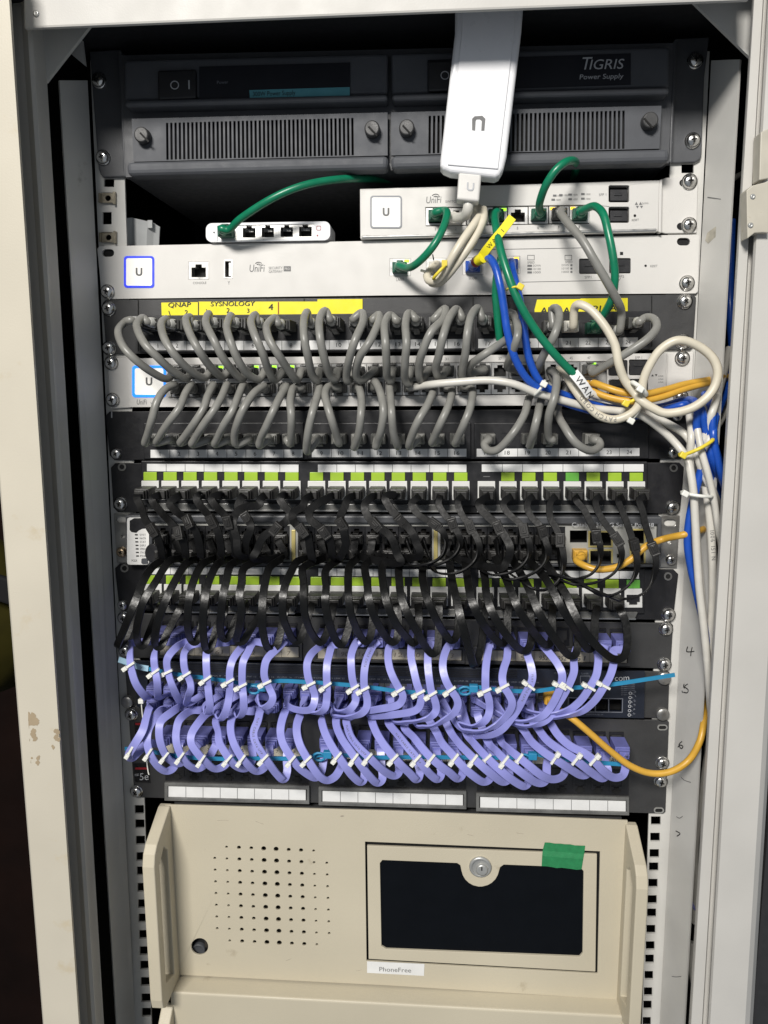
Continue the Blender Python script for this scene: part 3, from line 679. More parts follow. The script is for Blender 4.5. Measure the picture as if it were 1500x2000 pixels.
# ---- 4 upper numbered patch panel
rA0, rA1 = rowy(584, 574), rowy(693, 685)
pa = thing('patchbay', 'dark grey numbered patch panel with yellow label tape above its sockets', 'patch panel', P(750, 690, 2))
slab(pa, 'front_plate', 200, 207, 1360, 1354, rA0, rA1, 2.2, 0, M['darkgrey'], r=6)
chassis(pa, 588, 578, 690, 682, M['black'], 60, inset=4)
rs = [(290, 666, 587, 665.5), (604, 665, 912, 662), (934, 662, 1246, 659)]
mb = MB()
for x0, x1 in ((272, 590), (597, 920), (927, 1270)):
    mb.pp([(x0, 616-.009*(x0-290)), (x1, 616-.009*(x1-290)), (x1, 689-.006*(x1-290)), (x0, 689-.006*(x0-290))], 5, 1.5)
mb.build('socket_block', M['black'], pa, bevel=.8)
lstrip(pa, rs, 18, 5, 'label', nums=True, nh=8)
def socket_row(parent, secs, dy, h, d, m='black', w=.8):
    for (x0, y0, x1, y1) in secs:
        for k in range(8):
            x = x0+(x1-x0)*(k+.5)/8; y = y0+(y1-y0)*(k+.5)/8+dy; hw = (x1-x0)/16*w
            jack(parent, x-hw, y, x+hw, y+h, d, m=m, latch=-1, depth=4)
socket_row(pa, rs, -33, 28, 5)
for xs in (269, 593, 923, 1272):
    mb = MB(); y = 586-.009*(xs-290); mb.rect(xs, y, xs+2, y+100, 2.6, 2.0); mb.build('seam', M['hole'], pa)
for x, y in ((213, 603), (214, 680), (1337, 589), (1333, 667)): screw(pa, x, y, 2.3, small=y > 900)
tp = thing('label_tape', 'yellow label tape handwritten QNAP and SYSNOLOGY above the grey cables', 'label', P(510, 600, 3), None)
mb = MB(); mb.pp([(315, 591), (388, 590), (388, 619), (316, 621)], 3.0, 2.2); mb.pp([(388, 589), (620, 589), (620, 584.5), (708, 584), (708, 616), (543, 614), (500, 617), (388, 618.5)], 3.05, 2.25); mb.build('tape', M['tape'], tp)
HW = [('QNAP', 328, 372, 600, 9), ('1', 331, 333, 616, 9), ('2', 359, 368, 615, 9), ('SYSNOLOGY', 411, 497, 598, 9), ('1', 404, 406, 612, 8), ('2', 439, 451, 611, 9), ('3', 481, 488, 611, 8), ('4', 524, 533, 606, 12)]
for s, a, b, y, h in HW:
    text(tp, s, (a, y), (b, y-1), h, 3.15, M['ink'], 'handwriting', shear=.15)
    text(tp, s, (a+.8, y+.5), (b+.8, y-.5), h, 3.17, M['ink'], 'handwriting', shear=.15)
mb = MB(); mb.rect(386.5, 590, 388.5, 617, 3.3, 3.1); mb.build('pen_line', M['ink'], tp)
mb = MB(); mb.rect(542.5, 590, 545, 613, 3.3, 3.1); mb.build('pen_line', M['brownink'], tp)
tp = thing('label_tape', 'yellow label tape marked AP four times, behind the white cable', 'label', P(1135, 600, 3))
mb = MB(); mb.pp([(1049, 585), (1134, 584), (1134, 616), (1045, 618), (1044, 605)], 3.0, 2.2); mb.pp([(1134, 583), (1226, 582), (1226, 614), (1133, 616)], 3.05, 2.2); mb.build('tape', M['tape'], tp)
for s, a, b, y in (('AP', 1055, 1078, 612), ('AP', 1099, 1122, 612), ('AP1', 1143, 1172, 609), ('AP', 1190, 1214, 607)):
    for o in (0, .9): text(tp, s, (a+o, y+o*.5), (b+o, y-1+o*.5), 12, 3.15+o*.02, M['ink'], 'handwriting', shear=.12)
# ---- 5 silver 48 port switch
r50, r51 = rowy(696, 687), rowy(798, 793)
sw = thing('silver_switch', 'silver forty-eight-port switch crowded with grey plugs and an azure-ringed logo', 'network switch', P(750, 795, 3))
UX = [352+34.7*i for i in range(24)]
uy = lambda x: 714-.0085*(x-350)
ub = [(334, uy(334)-2), (1186, uy(1186)-2), (1186, uy(1186)+63), (334, uy(334)+63)]
sl = [capsule(230, 0, 1, 1)]
mb = MB(); mb.plate([(249, 700), (1303, 690), (1298, 791), (254, 795)], [ub, rr(1184+4, 703, 1226, 734, 3), rr(1228, 702, 1266, 733, 3), rr(1184+4, 741, 1226, 771, 3), rr(1228, 740, 1266, 770, 3)], 5.2, 3); mb.build('front_plate', M['silver'], sw, bevel=.6)
chassis(sw, 700, 690, 794, 790, M['silver2'], inset=2)
mb = MB(); mb.pp([(210, 701), (250, 698), (255, 796), (217, 798), (213, 792)], 2.3, 0); mb.build('ear', M['silver'], sw, bevel=.5)
mb = MB(); mb.pp([(1302, 690), (1355, 687), (1350, 790), (1345, 793), (1297, 793)], 2.3, 0); mb.build('ear', M['silver'], sw, bevel=.5)
mb = MB(); mb.pp([(1300, 691), (1305, 690), (1300, 792), (1295, 792)], 5.2, 2); mb.build('ear_fold', M['silver'], sw, bevel=.4)
for i, x in enumerate(UX):
    for rw in (0, 1):
        y = uy(x)+rw*31
        jack(sw, x-16.6, y, x+16.6, y+30, 4.6, latch=1 if rw == 0 else -1, led=([(.68, 'ledg')] if rw == 0 and i in (2, 4, 5, 6, 23) else None), depth=5)
for i in (0, 10, 15, 18, 22, 23): text(sw, str(2*i+1), (UX[i]-3, uy(UX[i])-6), (UX[i]+3, uy(UX[i])-6), 5, 5.4, M['print'])
mb = MB(); 
for a, b in ((1189, 703), (1229, 702), (1189, 741), (1229, 740)): mb.rect(a+1, b+2, a+36, b+30, 3.8, 2.5); mb.rect(a+10, b+9, a+26, b+14, 4.4, 3.8)
mb.build('sfp_shutter', M['black'], sw, bevel=.4)
logo(sw, 258, 714, 324, 776, 5.2, 'glowcyan', 'glow', rw=5)
text(sw, 'UniFi', (267, 790), (286, 790), 10, 5.4, M['print'], shear=.12); text(sw, 'Switch', (294, 789), (304, 789), 4, 5.4, M['print']); text(sw, '48', (329, 778), (334, 778), 4, 5.4, M['print'])
text(sw, 'SFP 1', (1240, 701), (1254, 700.5), 5, 5.4, M['print']); text(sw, '48', (1160, 789), (1167, 789), 5, 5.4, M['print'])
for x in (1272, 1279):
    mb = MB(); mb.add([P(*q, 5.35) for q in ((x, 735), (x+5, 735), (x+2.5, 731))] if x < 1275 else [P(*q, 5.35) for q in ((x, 731), (x+5, 731), (x+2.5, 735))], [[0, 1, 2]]); mb.build('printed_mark', M['ink'], sw)
for y in (736, 742, 748): text(sw, 'LINK', (1286, y), (1296, y), 3.4, 5.4, M['print'])
for x, y in ((218, 709), (221, 781), (1332, 700), (1329, 775)): screw(sw, x, y, 2.4)
# ---- 6 lower numbered panel
r60, r61 = rowy(802, 797), rowy(900, 898)
pb = thing('patchbay', 'black numbered patch panel below the silver forty-eight-port switch', 'patch panel', P(750, 898, 2))
slab(pb, 'front_plate', 205, 214, 1347, 1338, r60, r61, 2.2, 0, M['black'], r=9)
chassis(pb, 804, 799, 898, 896, M['black'], 60, inset=3)
rs = [(294, 878.5, 591, 878), (609, 877.5, 911, 876.5), (931, 876.5, 1249, 875)]
mb = MB()
for x0, x1 in ((280, 593), (600, 920), (926, 1268)): mb.pp([(x0, 826), (x1, 825), (x1, 896), (x0, 897)], 4.5, 1.5)
mb.build('socket_block', M['black'], pb, bevel=.8)
lstrip(pb, rs, 15.5, 4.5, 'label', nums=True, nh=8)
socket_row(pb, rs, -33, 29, 4.5)
mb = MB(); mb.pp([(217, 804), (219, 804), (219, 816), (217, 816)], 2.5, 2.1); mb.build('printed_mark', M['lprint'], pb)
for x, y, s in ((228, 886, 1), (1314, 884, 1), (1322, 812, 1)): screw(pb, x, y, 2.3, small=True)
# ---- 7 / 9 panels with lime tabs
KX = [293, 332, 371, 411, 451, 490, 530, 570, 618, 658, 698, 738, 778, 819, 859, 900, 950, 992, 1033, 1075, 1118, 1159, 1201, 1243]
def lime_panel(label, r0, r1, xlt, xlb, xrt, xrb, kx, y1, y24, strip, foot, tabs, screws, empty=()):
    p = thing('patchbay', label, 'patch panel', P(750, r1(750), 2))
    slab(p, 'front_plate', xlt, xlb, xrt, xrb, r0, r1, 2.2, 0, M['black'], r=9)
    chassis(p, r0(230), r0(1330), r1(230), r1(1330), M['black'], 60, inset=3)
    ky = lambda x: y1+(y24-y1)*(x-293)/950
    mb = MB(); mb.pp([(kx[0]-18, ky(kx[0])-22), (kx[-1]+22, ky(kx[-1])-22), (kx[-1]+22, ky(kx[-1])+66), (kx[0]-18, ky(kx[0])+66)], 5, 1.5); mb.build('socket_block', M['black'], p, bevel=.8)
    lstrip(p, strip, 14.5, 6, 'label', line='print')
    for (a, ya, b, yb) in foot:
        mb = MB(); mb.pp([(a, ya), (b, yb), (b-6, yb+13), (a+6, ya+13)], 7, 4); s_ = mb.build('clear_strip', M['clear'], p, bevel=.5)
        mb = MB(); mb.pp([(a+4, ya+12), (b-4, yb+12), (b-4, yb+14.5), (a+4, ya+14.5)], 8, 4); mb.build('strip_lip', M['steel'], s_)
    for i, x in enumerate(kx):
        y = ky(x)
        if tabs[i]:
            mb = MB(); mb.pp([(x-13, y), (x+13, y), (x+13, y+16.5), (x-13, y+16.5)], 6.2, 4.5); mb.build('tab', M['limetab' if tabs[i] == 1 else 'greentab'], p, bevel=.35)
        else:
            mb = MB(); mb.rect(x-6, y+7, x+7, y+8.5, 5.4, 5); mb.build('tab_slot', M['print'], p)
        mb = MB(); mb.plate([(x-17, y+17), (x+17, y+17), (x+17.5, y+54), (x-17, y+54)], [[(x-13, y+29), (x+13, y+29), (x+13, y+44), (x+8, y+44), (x+8, y+49), (x-8, y+49), (x-8, y+44), (x-13, y+44)]], 6.6, 1)
        mb.rect(x-15, y+20, x+15, y+52, 1.5, 0, 1)
        mb.build('jack', [M['jack'], M['hole']], p, bevel=.3)
    for x, y, s in screws:
        if s == 0:
            mb = MB(); mb.plate(circ(x, y, 8), [circ(x, y, 5)], 3, 2.2); mb.pp(circ(x, y, 5), 2.4, 2.2, 1); mb.build('empty_screw_hole', [M['zincear'], M['hole']], p)
        else: screw(p, x, y, 2.3, small=s == 2)
    return p
r70, r71 = rowy(903, 902), rowy(1002, 1005)
T = [1]*24; T[16] = 0; T[20] = 2
pc = lime_panel('black patch panel with lime tabs, directly above the forty-eight-port dark switch', r70, r71, 216, 221, 1336, 1329, KX, 922, 923.5,
    [(287, 906, 583, 907.5), (621, 907.5, 911, 907.5), (941, 907, 1257, 906.5)], [(285, 983, 580, 984), (598, 984, 905, 986), (928, 986, 1255, 987)], T, [(238, 912, 0), (236, 984, 1), (1316, 914, 0), (1313, 991, 1)])
r90, r91 = rowy(1100, 1111), rowy(1193, 1213)
T = [1]*24; T[23] = 2; T[21] = 1
KD = [750+(x-750)*.988 for x in KX]
pd = lime_panel('black patch panel with lime tabs and one empty white jack at its right end', r90, r91, 224, 232, 1325, 1316, KD, 1124, 1133,
    [(296, 1107, 584, 1108), (622, 1110, 905, 1113), (935, 1114, 1248, 1116)], [(297, 1182, 580, 1185), (600, 1187, 905, 1190), (930, 1192, 1246, 1196)], T, [(240, 1181, 2), (1305, 1200, 1), (1305, 1126, 0), (243, 1110, 0)])
# ---- 8 dark 48 port switch
r80, r81 = rowy(1003, 1008), rowy(1099, 1110)
cs = thing('network_switch', 'dark-framed forty-eight-port switch half hidden by black cables, galvanised ears', 'network switch', P(750, 1103, 3))
mb = MB(); mb.plate([(222, 1004), (250, 1004), (254, 1098), (228, 1099)], [capsule(238, 1014, 24, 13), circ(240, 1048, 4)], 2.2, 0); mb.build('ear', M['zincear'], cs, bevel=.4)
mb = MB(); mb.plate([(1290, 1007), (1328, 1007), (1322, 1109), (1288, 1108)], [capsule(1309, 1021, 24, 13), circ(1307, 1058, 4)], 2.2, 0); mb.build('ear', M['zincear'], cs, bevel=.4)
screw(cs, 238, 1078, 2.3, small=True, brass=True); screw(cs, 1310, 1093, 2.3, small=True)
y8a = lambda x: 1006+.003*(x-245); y8b = lambda x: 1103+.005*(x-245)
blocks = [(302, 566), (582, 844), (860, 1104)]
holes = []
for a, b in blocks: holes.append([(a, y8a(a)+20), (b, y8a(b)+20), (b, y8b(b)-11), (a, y8b(a)-11)])
op = [(1113, 1036, 1147, 1060), (1152, 1040, 1194, 1066), (1153, 1076, 1194, 1102), (1233, 1036, 1258, 1062), (1205, 1082, 1216, 1090), (1233, 1074, 1258, 1100)]
holes += [[(a, b), (c, b), (c, e), (a, e)] for a, b, c, e in op]
mb = MB(); mb.plate([(292, y8a(292)+8), (1288, y8a(1288)+8), (1286, y8b(1286)-3), (292, y8b(292)-3)], holes, 9, 7); mb.build('front_plate', M['greyface'], cs, bevel=.4)
mb = MB(); mb.plate([(244, y8a(244)), (1293, y8a(1293)), (1291, y8b(1291)), (247, y8b(247)+2)], [[(297, y8a(297)+14), (1285, y8a(1285)+16), (1283, y8b(1283)-6), (297, y8b(297)-5)]], 13, 2); mb.build('bezel', M['psuear'], cs, bevel=1.2)
chassis(cs, 1006, 1011, 1101, 1107, M['hole'], inset=2)
mb = MB(); mb.plate(rr(248, 1011, 291, 1103, 5), [], 14.2, 12.5); mb.build('mode_panel', M['logow'], cs, bevel=.6)
mb = MB(); mb.plate([(253, 1017), (262, 1012), (288, 1012), (288, 1032), (278, 1033), (271, 1036), (266, 1041), (256, 1039), (253, 1035)], [], 14.5, 13); mb.plate(circ(296, 1080, 13, 18, 1.35), [], 14.9, 12); mb.build('moulded_recess', M['black'], cs, bevel=.4)
for i, s in enumerate(('SYST', 'MASTR', 'STAT', 'DUPLX', 'SPEED', 'STACK', 'POE')):
    y = 1044.5+6.9*i
    mb = MB(); mb.rect(263.5+.4*i, y-1.2, 269+.4*i, y+1.2, 14.5, 14.25); mb.build('printed_mark', M['ink'], cs); text(cs, s, (273+.2*i, y+2), (285, y+2), 4, 14.4, M['print'])
text(cs, 'MODE', (257, 1097), (268, 1097), 4.5, 14.4, M['print'])
mb = MB(); mb.plate(rr(276, 1091, 288, 1101, 2), [], 15.5, 13); mb.build('mode_button', M['psu'], cs, bevel=.5)
for a, b in blocks:
    for k in range(8):
        for rw in (0, 1):
            x0 = a+(b-a)*k/8; x1 = a+(b-a)*(k+1)/8; y0 = y8a(x0)+21+rw*32
            jack(cs, x0+.5, y0, x1-.5, y0+31, 8.4, m='black', latch=1-2*rw, depth=5)
for x in (573, 851):
    mb = MB(); mb.rect(x-4, 1035, x+4, 1097, 10, 8); mb.build('block_divider', M['gold'], cs, bevel=.5)
mb = MB()
for a, b, c, e in op[1:4]+op[5:]:
    mb.plate([(a-3, b-3), (c+3, b-3), (c+3, e+3), (a-3, e+3)], [[(a, b), (c, b), (c, e), (a, e)]], 9.6, 8.5)
mb.build('port_outline', M['gold'], cs)
text(cs, 'Catalyst 3750G Series PoE-48', (1117, 1028), (1277, 1029), 8, 13.2, M['lprint'])
# ---- 10 dark grey panel
r100, r101 = rowy(1196, 1216), rowy(1286, 1308)
pe = thing('patchbay', 'dark grey patch panel with pencilled label strips behind the upper violet plugs', 'patch panel', P(750, 1295, 2))
slab(pe, 'front_plate', 236, 243, 1315, 1310, r100, r101, 2.2, 0, M['darkgrey'], r=4)
chassis(pe, 1199, 1219, 1284, 1305, M['black'], 60, inset=3)
rs = [(312, 1259, 583, 1264), (621, 1266, 901, 1270), (934, 1270, 1224, 1275)]
lstrip(pe, rs, 20, 3, 'label2', holder='darkgrey', line='pencil')
socket_row(pe, rs, -46, 34, 3)
for i, s in enumerate(('V0', '1', '4', '61', '5', '2', '60', '7')): text(pe, s, (318+34*i, 1276+.6*i), (332+34*i, 1276+.6*i), 9, 3.7, M['pencil'], 'handwriting', shear=.2)
for i, s in enumerate(('1', '90', '16', '14', '12', '10', '4', '3')): text(pe, s, (630+35*i, 1281+.5*i), (645+35*i, 1281+.5*i), 9, 3.7, M['pencil'], 'handwriting', shear=.2)
for i, s in enumerate(('9', '91', '91', '952', '952', '51', '1', '5')): text(pe, s, (944+36*i, 1288+.5*i), (962+36*i, 1288+.5*i), 10, 3.7, M['pencil' if i < 3 else 'print'], 'handwriting', shear=.2)
for x, y in ((243, 1206), (245, 1271), (1300, 1228), (1297, 1297)): screw(pe, x, y, 2.3)
# ---- 11 navy switch
r110, r111 = rowy(1289, 1311), rowy(1376, 1404)
nv = thing('network_switch', 'dark navy switch lettered com at its right, behind the blue strap', 'network switch', P(750, 1385, 3))
mb = MB(); mb.pp([(243, 1291), (262, 1290), (268, 1378), (250, 1377)], 2.2, 0); mb.build('ear', M['darkgrey'], nv)
mb = MB(); mb.pp([(1258, 1311), (1308, 1313), (1305, 1404), (1256, 1402)], 2.2, 0); mb.build('ear', M['darkgrey'], nv, bevel=.5)
y0 = lambda x: 1289+.021*(x-262); y1 = lambda x: 1382+.022*(x-262)
bank = [(288, y0(288)+34), (1082, y0(1082)+36), (1082, y1(1082)-4), (288, y1(288)+4)]
cells = [[(1111+26*k+2, 1365+k*.4), (1111+26*(k+1)-1, 1365+k*.4), (1111+26*(k+1)-1, 1389+k*.4), (1111+26*k+2, 1388+k*.4)] for k in range(4)]
mb = MB(); mb.plate([(262, y0(262)+2), (1260, y0(1260)+2), (1258, y1(1258)-1), (268, y1(268)-1)], [bank]+cells, 8, 5); mb.build('front_plate', M['navy'], nv, bevel=.8)
chassis(nv, 1294, 1316, 1374, 1402, M['hole'], inset=2)
mb = MB()
for k in range(5): 
    mb.pp([(300, y0(300)+5+3.4*k), (1010, y0(1010)+5+3.4*k), (1010, y0(1010)+6.6+3.4*k), (300, y0(300)+6.6+3.4*k)], 8.5, 8)
mb.build('vent_rib', M['black'], nv)
for i in range(22):
    x = 300+34.5*i; 
    text(nv, str(2*i+1)+' LINK '+str(2*i+2), (x, y0(x)+29), (x+28, y0(x+28)+29), 3.2, 8.3, M['dprint'])
for i in range(24):
    for rw in (0, 1):
        x = 292+32.8*i; yy = y0(x)+35+rw*27
        jack(nv, x, yy, x+32, yy+26, 6.8, m='psuear', latch=1-2*rw, depth=4)
mb = MB(); mb.plate([(1109, 1362), (1217, 1364), (1216, 1392), (1109, 1391)], [[(1110.5, 1363.5), (1215.5, 1365.5), (1214.5, 1390.5), (1110.5, 1389.5)]], 8.3, 8.05)
for k in range(1, 4): mb.rect(1110+26*k, 1364, 1111+26*k, 1390, 8.3, 8.05)
mb.build('printed_line', M['dprint'], nv)
mb = MB(); mb.plate([(1133, 1320), (1153, 1320), (1153, 1346), (1133, 1346)], [[(1134, 1321), (1152, 1321), (1152, 1345), (1134, 1345)]], 8.3, 8.05); mb.build('printed_line', M['dprint'], nv)
text(nv, 'com', (1201, 1330), (1229, 1329), 13, 8.4, M['lprint'])
text(nv, 'Link', (1136, 1317), (1150, 1317), 4, 8.3, M['dprint']); text(nv, 'CONSOLE', (1083, 1316), (1110, 1317), 3.5, 8.3, M['dprint'])
for i in range(6):
    text(nv, 'Green = Link', (1213, 1338+4*i), (1240, 1337+4*i), 2.8, 8.3, M['dprint'])
    mb = MB(); mb.plate(circ(1231-.4*i, 1354+8.5*i, 3), [circ(1231-.4*i, 1354+8.5*i, 2)], 8.3, 8.1); mb.build('printed_mark', M['lprint'], nv); text(nv, '1'+str(i), (1236-.4*i, 1356+8.5*i), (1243-.4*i, 1352+8.5*i), 4.5, 8.3, M['dprint'])
text(nv, '1000BASE-X', (1145, 1397), (1178, 1397), 3.6, 8.3, M['dprint'])
for x, y in ((1296, 1323), (1293, 1393), (250, 1369)):
    mb = MB(); mb.lathe(P(x, y, 2.3), [(5.6, 0), (5.6, 3), (5.0, 3.8), (1, 3.9)], 20); mb.build('dull_screw', M['zincear'], nv)
# ---- 12 two-unit panel
r120, r121 = rowy(1379, 1406), rowy(1558, 1592)
pg = thing('patchbay', 'tall dark grey two-row patch panel above the beige server', 'patch panel', P(750, 1580, 2))
slab(pg, 'front_plate', 250, 262, 1307, 1300, r120, r121, 2.2, 0, M['darkgrey'], r=4)
chassis(pg, 1382, 1410, 1554, 1588, M['black'], 60, inset=3)
rs = [(323, 1452, 592, 1459), (627, 1461, 906, 1469), (938, 1470, 1222, 1477)]
lstrip(pg, rs, 19, 3, 'label2', nums=True, nh=6, line='pencil', skip=tuple(range(9, 25)))
socket_row(pg, rs, -46, 34, 3)
text(pg, 'ADS', (1192, 1489), (1212, 1489), 10, 3.7, M['ink'], shear=.2)
rs2 = [(329, 1536, 597, 1543), (630, 1545, 904, 1553), (938, 1557, 1222, 1565)]
for (x0, ya, x1, yb) in rs2:
    mb = MB(); mb.pp([(x0-6, ya-60), (x1+6, yb-60), (x1+6, yb-12), (x0-6, ya-12)], 3.2, 2); mb.build('socket_block', M['black'], pg)
    for k in range(8):
        x = x0+(x1-x0)*(k+.5)/8; y = ya+(yb-ya)*(k+.5)/8-50
        jack(pg, x-14, y, x+14, y+31, 3.4, m='black', latch=-1, depth=3)
        mb = MB(); mb.rect(x-5, y+25, x+5, y+36, 4.6, 3); mb.rect(x-9, y+29, x+9, y+33, 4.4, 3); mb.build('socket_latch', M['hole'], pg)
lstrip(pg, rs2, 21, 4, 'label', line='print', holder='clear')
mb = MB(); mb.pp([(262, 1411), (283, 1411), (285, 1446), (265, 1446)], 2.6, 2.2); mb.build('sticker', M['sticker'], pg)
mb = MB(); mb.pp([(260, 1491), (291, 1491), (294, 1529), (264, 1528)], 2.6, 2.2); mb.build('sticker', M['sticker'], pg)
for y in (1412, 1499):
    mb = MB(); mb.rect(264, y, 288, y+4, 2.8, 2.65); mb.build('printed_mark', M['red'], pg)
text(pg, '5e', (273, 1524), (290, 1523), 15, 2.8, M['lprint'], shear=.15); text(pg, '5', (271, 1436), (279, 1436), 13, 2.8, M['lprint'], shear=.15); text(pg, 'cat', (264, 1516), (272, 1515), 7, 2.8, M['lprint'])
for x, y, sm in ((257, 1395, 0), (267, 1545, 0), (1293, 1489, 0), (1290, 1525, 0)): screw(pg, x, y, 2.3)
for x, y in ((1294, 1421), (1287, 1583)):
    mb = MB(); mb.plate(capsule(x, y, 20, 11), [capsule(x, y, 15, 7)], 2.9, 2.2); mb.pp(capsule(x, y, 15, 7), 2.4, 2.2, 1); mb.build('slot', [M['zinc'], M['hole']], pg)

# ================================================================== BEIGE SERVERS
sv = thing('server', 'beige four-unit server with a round-hole vent and smoked window flap', 'server', P(750, 1925, 8))
SD = 8
door_o = [(716, 1650), (1168, 1668), (1164, 1899), (718, 1874)]
vent = []
cols = [571, 636, 702, 768, 834, 900, 967, 1033, 1100, 1168]; rad = [2.6, 2.5, 3.7, 3.4, 4.7, 4.8, 3.7, 3.9, 2.5, 2.6]
for r in range(9):
    for c in range(10):
        if r in (0, 8) and c in (0, 9): continue
        X = cols[c]+(r-1)*2.15+(c-4.5)*.1*(r-1)*0; Y = 481+(r-1)*62.4+(cols[c]-571)*(.0435)
        vent.append(circ(210+X/2.727, 1500+Y/2.727, rad[c], 12, .98))
mb = MB()
mb.plate([(322, 1572), (760, 1584), (1226, 1603), (1216, 1953), (760, 1925), (345, 1904)], vent+[circ(390, 1849, 16.5, 24), [(713, 1644), (1172, 1663), (1167, 1902), (716, 1877)]], SD, SD-2)
fp = mb.build('front_plate', M['beige'], sv, bevel=.7)
mb = MB(); mb.pp([(400, 1640), (660, 1650), (660, 1860), (400, 1850)], SD-8, SD-9); mb.build('vent_pocket', mat('filter_mesh', (.03, .025, .018), .7), sv)
mb = MB(); mb.rect(368, 1828, 412, 1872, SD-9, SD-10, 0); mb.lathe(P(390, 1851, SD-9), [(6.4, 0), (6.4, 3.5), (5.6, 4.2), (4.6, 3.2), (3, 3.0), (.5, 2.9)], 24, 1); mb.build('power_button', [M['hole'], M['psuear']], sv)
mb = MB(); mb.pp([(700, 1636), (1180, 1655), (1175, 1910), (704, 1885)], SD-6, SD-7); mb.build('flap_recess', M['hole'], sv)
notch = [(938-37*math.cos(math.radians(a)), 1696+36*math.sin(math.radians(a))) for a in range(8, 173, 15)]
win = [(747, 1680), (893, 1686), (899, 1690)]+notch[0:]+[(977, 1694), (984, 1689), (1134, 1695), (1140, 1702), (1138, 1862), (1132, 1869), (755, 1854), (745, 1848), (742, 1686)]
mb = MB(); mb.plate([(717, 1652), (1166, 1669), (1163, 1898), (720, 1873)], [win], SD+.5, SD-2); flap = mb.build('flap', M['beige'], sv, bevel=.8)
mb = MB(); mb.pp([(735, 1672), (1148, 1688), (1146, 1880), (738, 1862)], SD-1.6, SD-3); mb.build('smoked_window', M['beigedark'], flap)
mb = MB(); c = P(938, 1692, SD+.5); mb.lathe(c, [(10, 0), (10, 1.5), (9.2, 2.2), (7.5, 2.4), (7.2, 1.2)], 28); mb.lathe(P(941, 1696, SD+.5), [(5.5, .5), (5.3, 3.2), (4, 3.6), (.8, 3.6)], 22); mb.box(P(941, 1697, SD+4.3), 1.0, .5, 3.4, 1); mb.build('lock', [M['zinc'], M['hole']], flap)
mb = MB(); mb.pp([(717, 1878), (829, 1883), (828, 1906), (717, 1900)], SD+.35, SD); stc = mb.build('name_sticker', M['label'], sv)
text(stc, 'PhoneFree', (741, 1897), (803, 1899.5), 10, SD+.5, M['print'])
random.seed(11)
for k in range(9):
    x = random.uniform(370, 1190); y = random.choice([random.uniform(1600, 1640), random.uniform(1870, 1900), random.uniform(1660, 1860)]); 
    if 640 < x or y > 1860 or y < 1645:
        a = random.uniform(-.5, .5); L_ = random.uniform(6, 22)
        if 700 < x < 1180 and 1640 < y: continue
        mb = MB(); mb.tube([P(x, y+.02*(x-330), SD), P(x+L_, y+a*L_+.02*(x-330), SD)], .16, 4); mb.build('scratch', M['pencil'], fp)
for x, y, w, h in ((1242, 1640, 5, 14), (1236, 1616, 4, 9), (352, 1908, 8, 3), (668, 1594, 6, 2)):
    mb = MB(); mb.add([P(x+w*random.uniform(.5, 1)*math.cos(t*.7854), y+h*random.uniform(.5, 1)*math.sin(t*.7854), SD+.12 if x < 1200 else 30) for t in range(8)], [list(range(8))]); 
    if x < 1200: mb.build('grime_spot', M['pencil'], fp)
zt1 = P(329, 1573, SD).z; zb1 = P(346, 1904, SD).z
def profile_part(mb, X0, X1, prof, holes=[]):
    loops = [prof]+holes; flat = [q for l in loops for q in l]
    tris = tessellate_polygon([[Vector((a, b, 0)) for a, b in l] for l in loops]); n = len(flat)
    vs = [Vector((X0, -a, b)) for a, b in flat]+[Vector((X1, -a, b)) for a, b in flat]; fs = []
    for t in tris: fs.append(list(t)); fs.append([i+n for i in reversed(t)])
    o = 0
    for l in loops:
        k = len(l)
        for i in range(k): fs.append([o+i, o+i+n, o+(i+1) % k+n, o+(i+1) % k])
        o += k
    mb.add(vs, fs)
def handle(parent, X0, X1, zt, zb, base, D=47):
    prof = [(base-2, zt), (base+4, zt), (base+D-9, zt-16), (base+D-3, zt-22), (base+D, zt-32), (base+D, zb+14), (base+D-2, zb+5), (base+D-8, zb), (base-2, zb)]
    mb = MB(); profile_part(mb, X0, X1, prof, [[(base+D-32, zt-36), (base+D-24, zt-28), (base+D-12, zt-38), (base+D-12, zb+22), (base+D-32, zb+14)]])
    return mb.build('handle', M['beige'], parent, bevel=1.2, seg=3)
XL = P(329, 1573, SD).x; XR = P(1224, 1604, SD).x
handle(sv, XL-9, XL+2, zt1, zb1-2, SD-2)
handle(sv, XR-1, XR+9, zt1-2, zb1-2, SD-2, 46)
mb = MB(); mb.box(((XL+XR)/2, 200, (zt1+zb1)/2), XR-XL-4, 396, zt1-zb1-4); mb.build('chassis', M['darkgrey'], sv)
# second server: its fascia stands further out, so its top shows as a ledge
lo, hi = 8, 80
for _ in range(30):
    md = (lo+hi)/2
    if P(700, 1956, md).z < P(700, 1922, SD).z-1: lo = md
    else: hi = md
D2 = lo; print('D2', D2)
s2 = thing('server', 'lower beige server, only its top ledge and upper edge in view', 'server', P(750, 2080, D2))
zt2 = zb1-1.5
mb = MB(); mb.prism([Vector((XL-1, -D2, zt2)), Vector((XR+1, -D2, zt2)), Vector((XR+1, -D2, zt2-170)), Vector((XL-1, -D2, zt2-170))], [Vector((XL-1, 300, zt2)), Vector((XR+1, 300, zt2)), Vector((XR+1, 300, zt2-170)), Vector((XL-1, 300, zt2-170))])
mb.build('case', M['beige'], s2, bevel=2, seg=3)
handle(s2, XL-9, XL+2, zt2-14, zt2-170, D2-2, 30)
handle(s2, XR-1, XR+8, zt2-6, zt2-170, D2-2, 20)
gt_ = thing('tape_strip', 'green cloth tape holding the server flap shut', 'tape', P(1100, 1670, SD))
mb = MB()
pts = [(1064, 1645), (1143, 1653)], [(1060, 1661), (1141, 1668)], [(1059, 1672), (1139, 1678)], [(1058, 1692), (1136, 1699)]
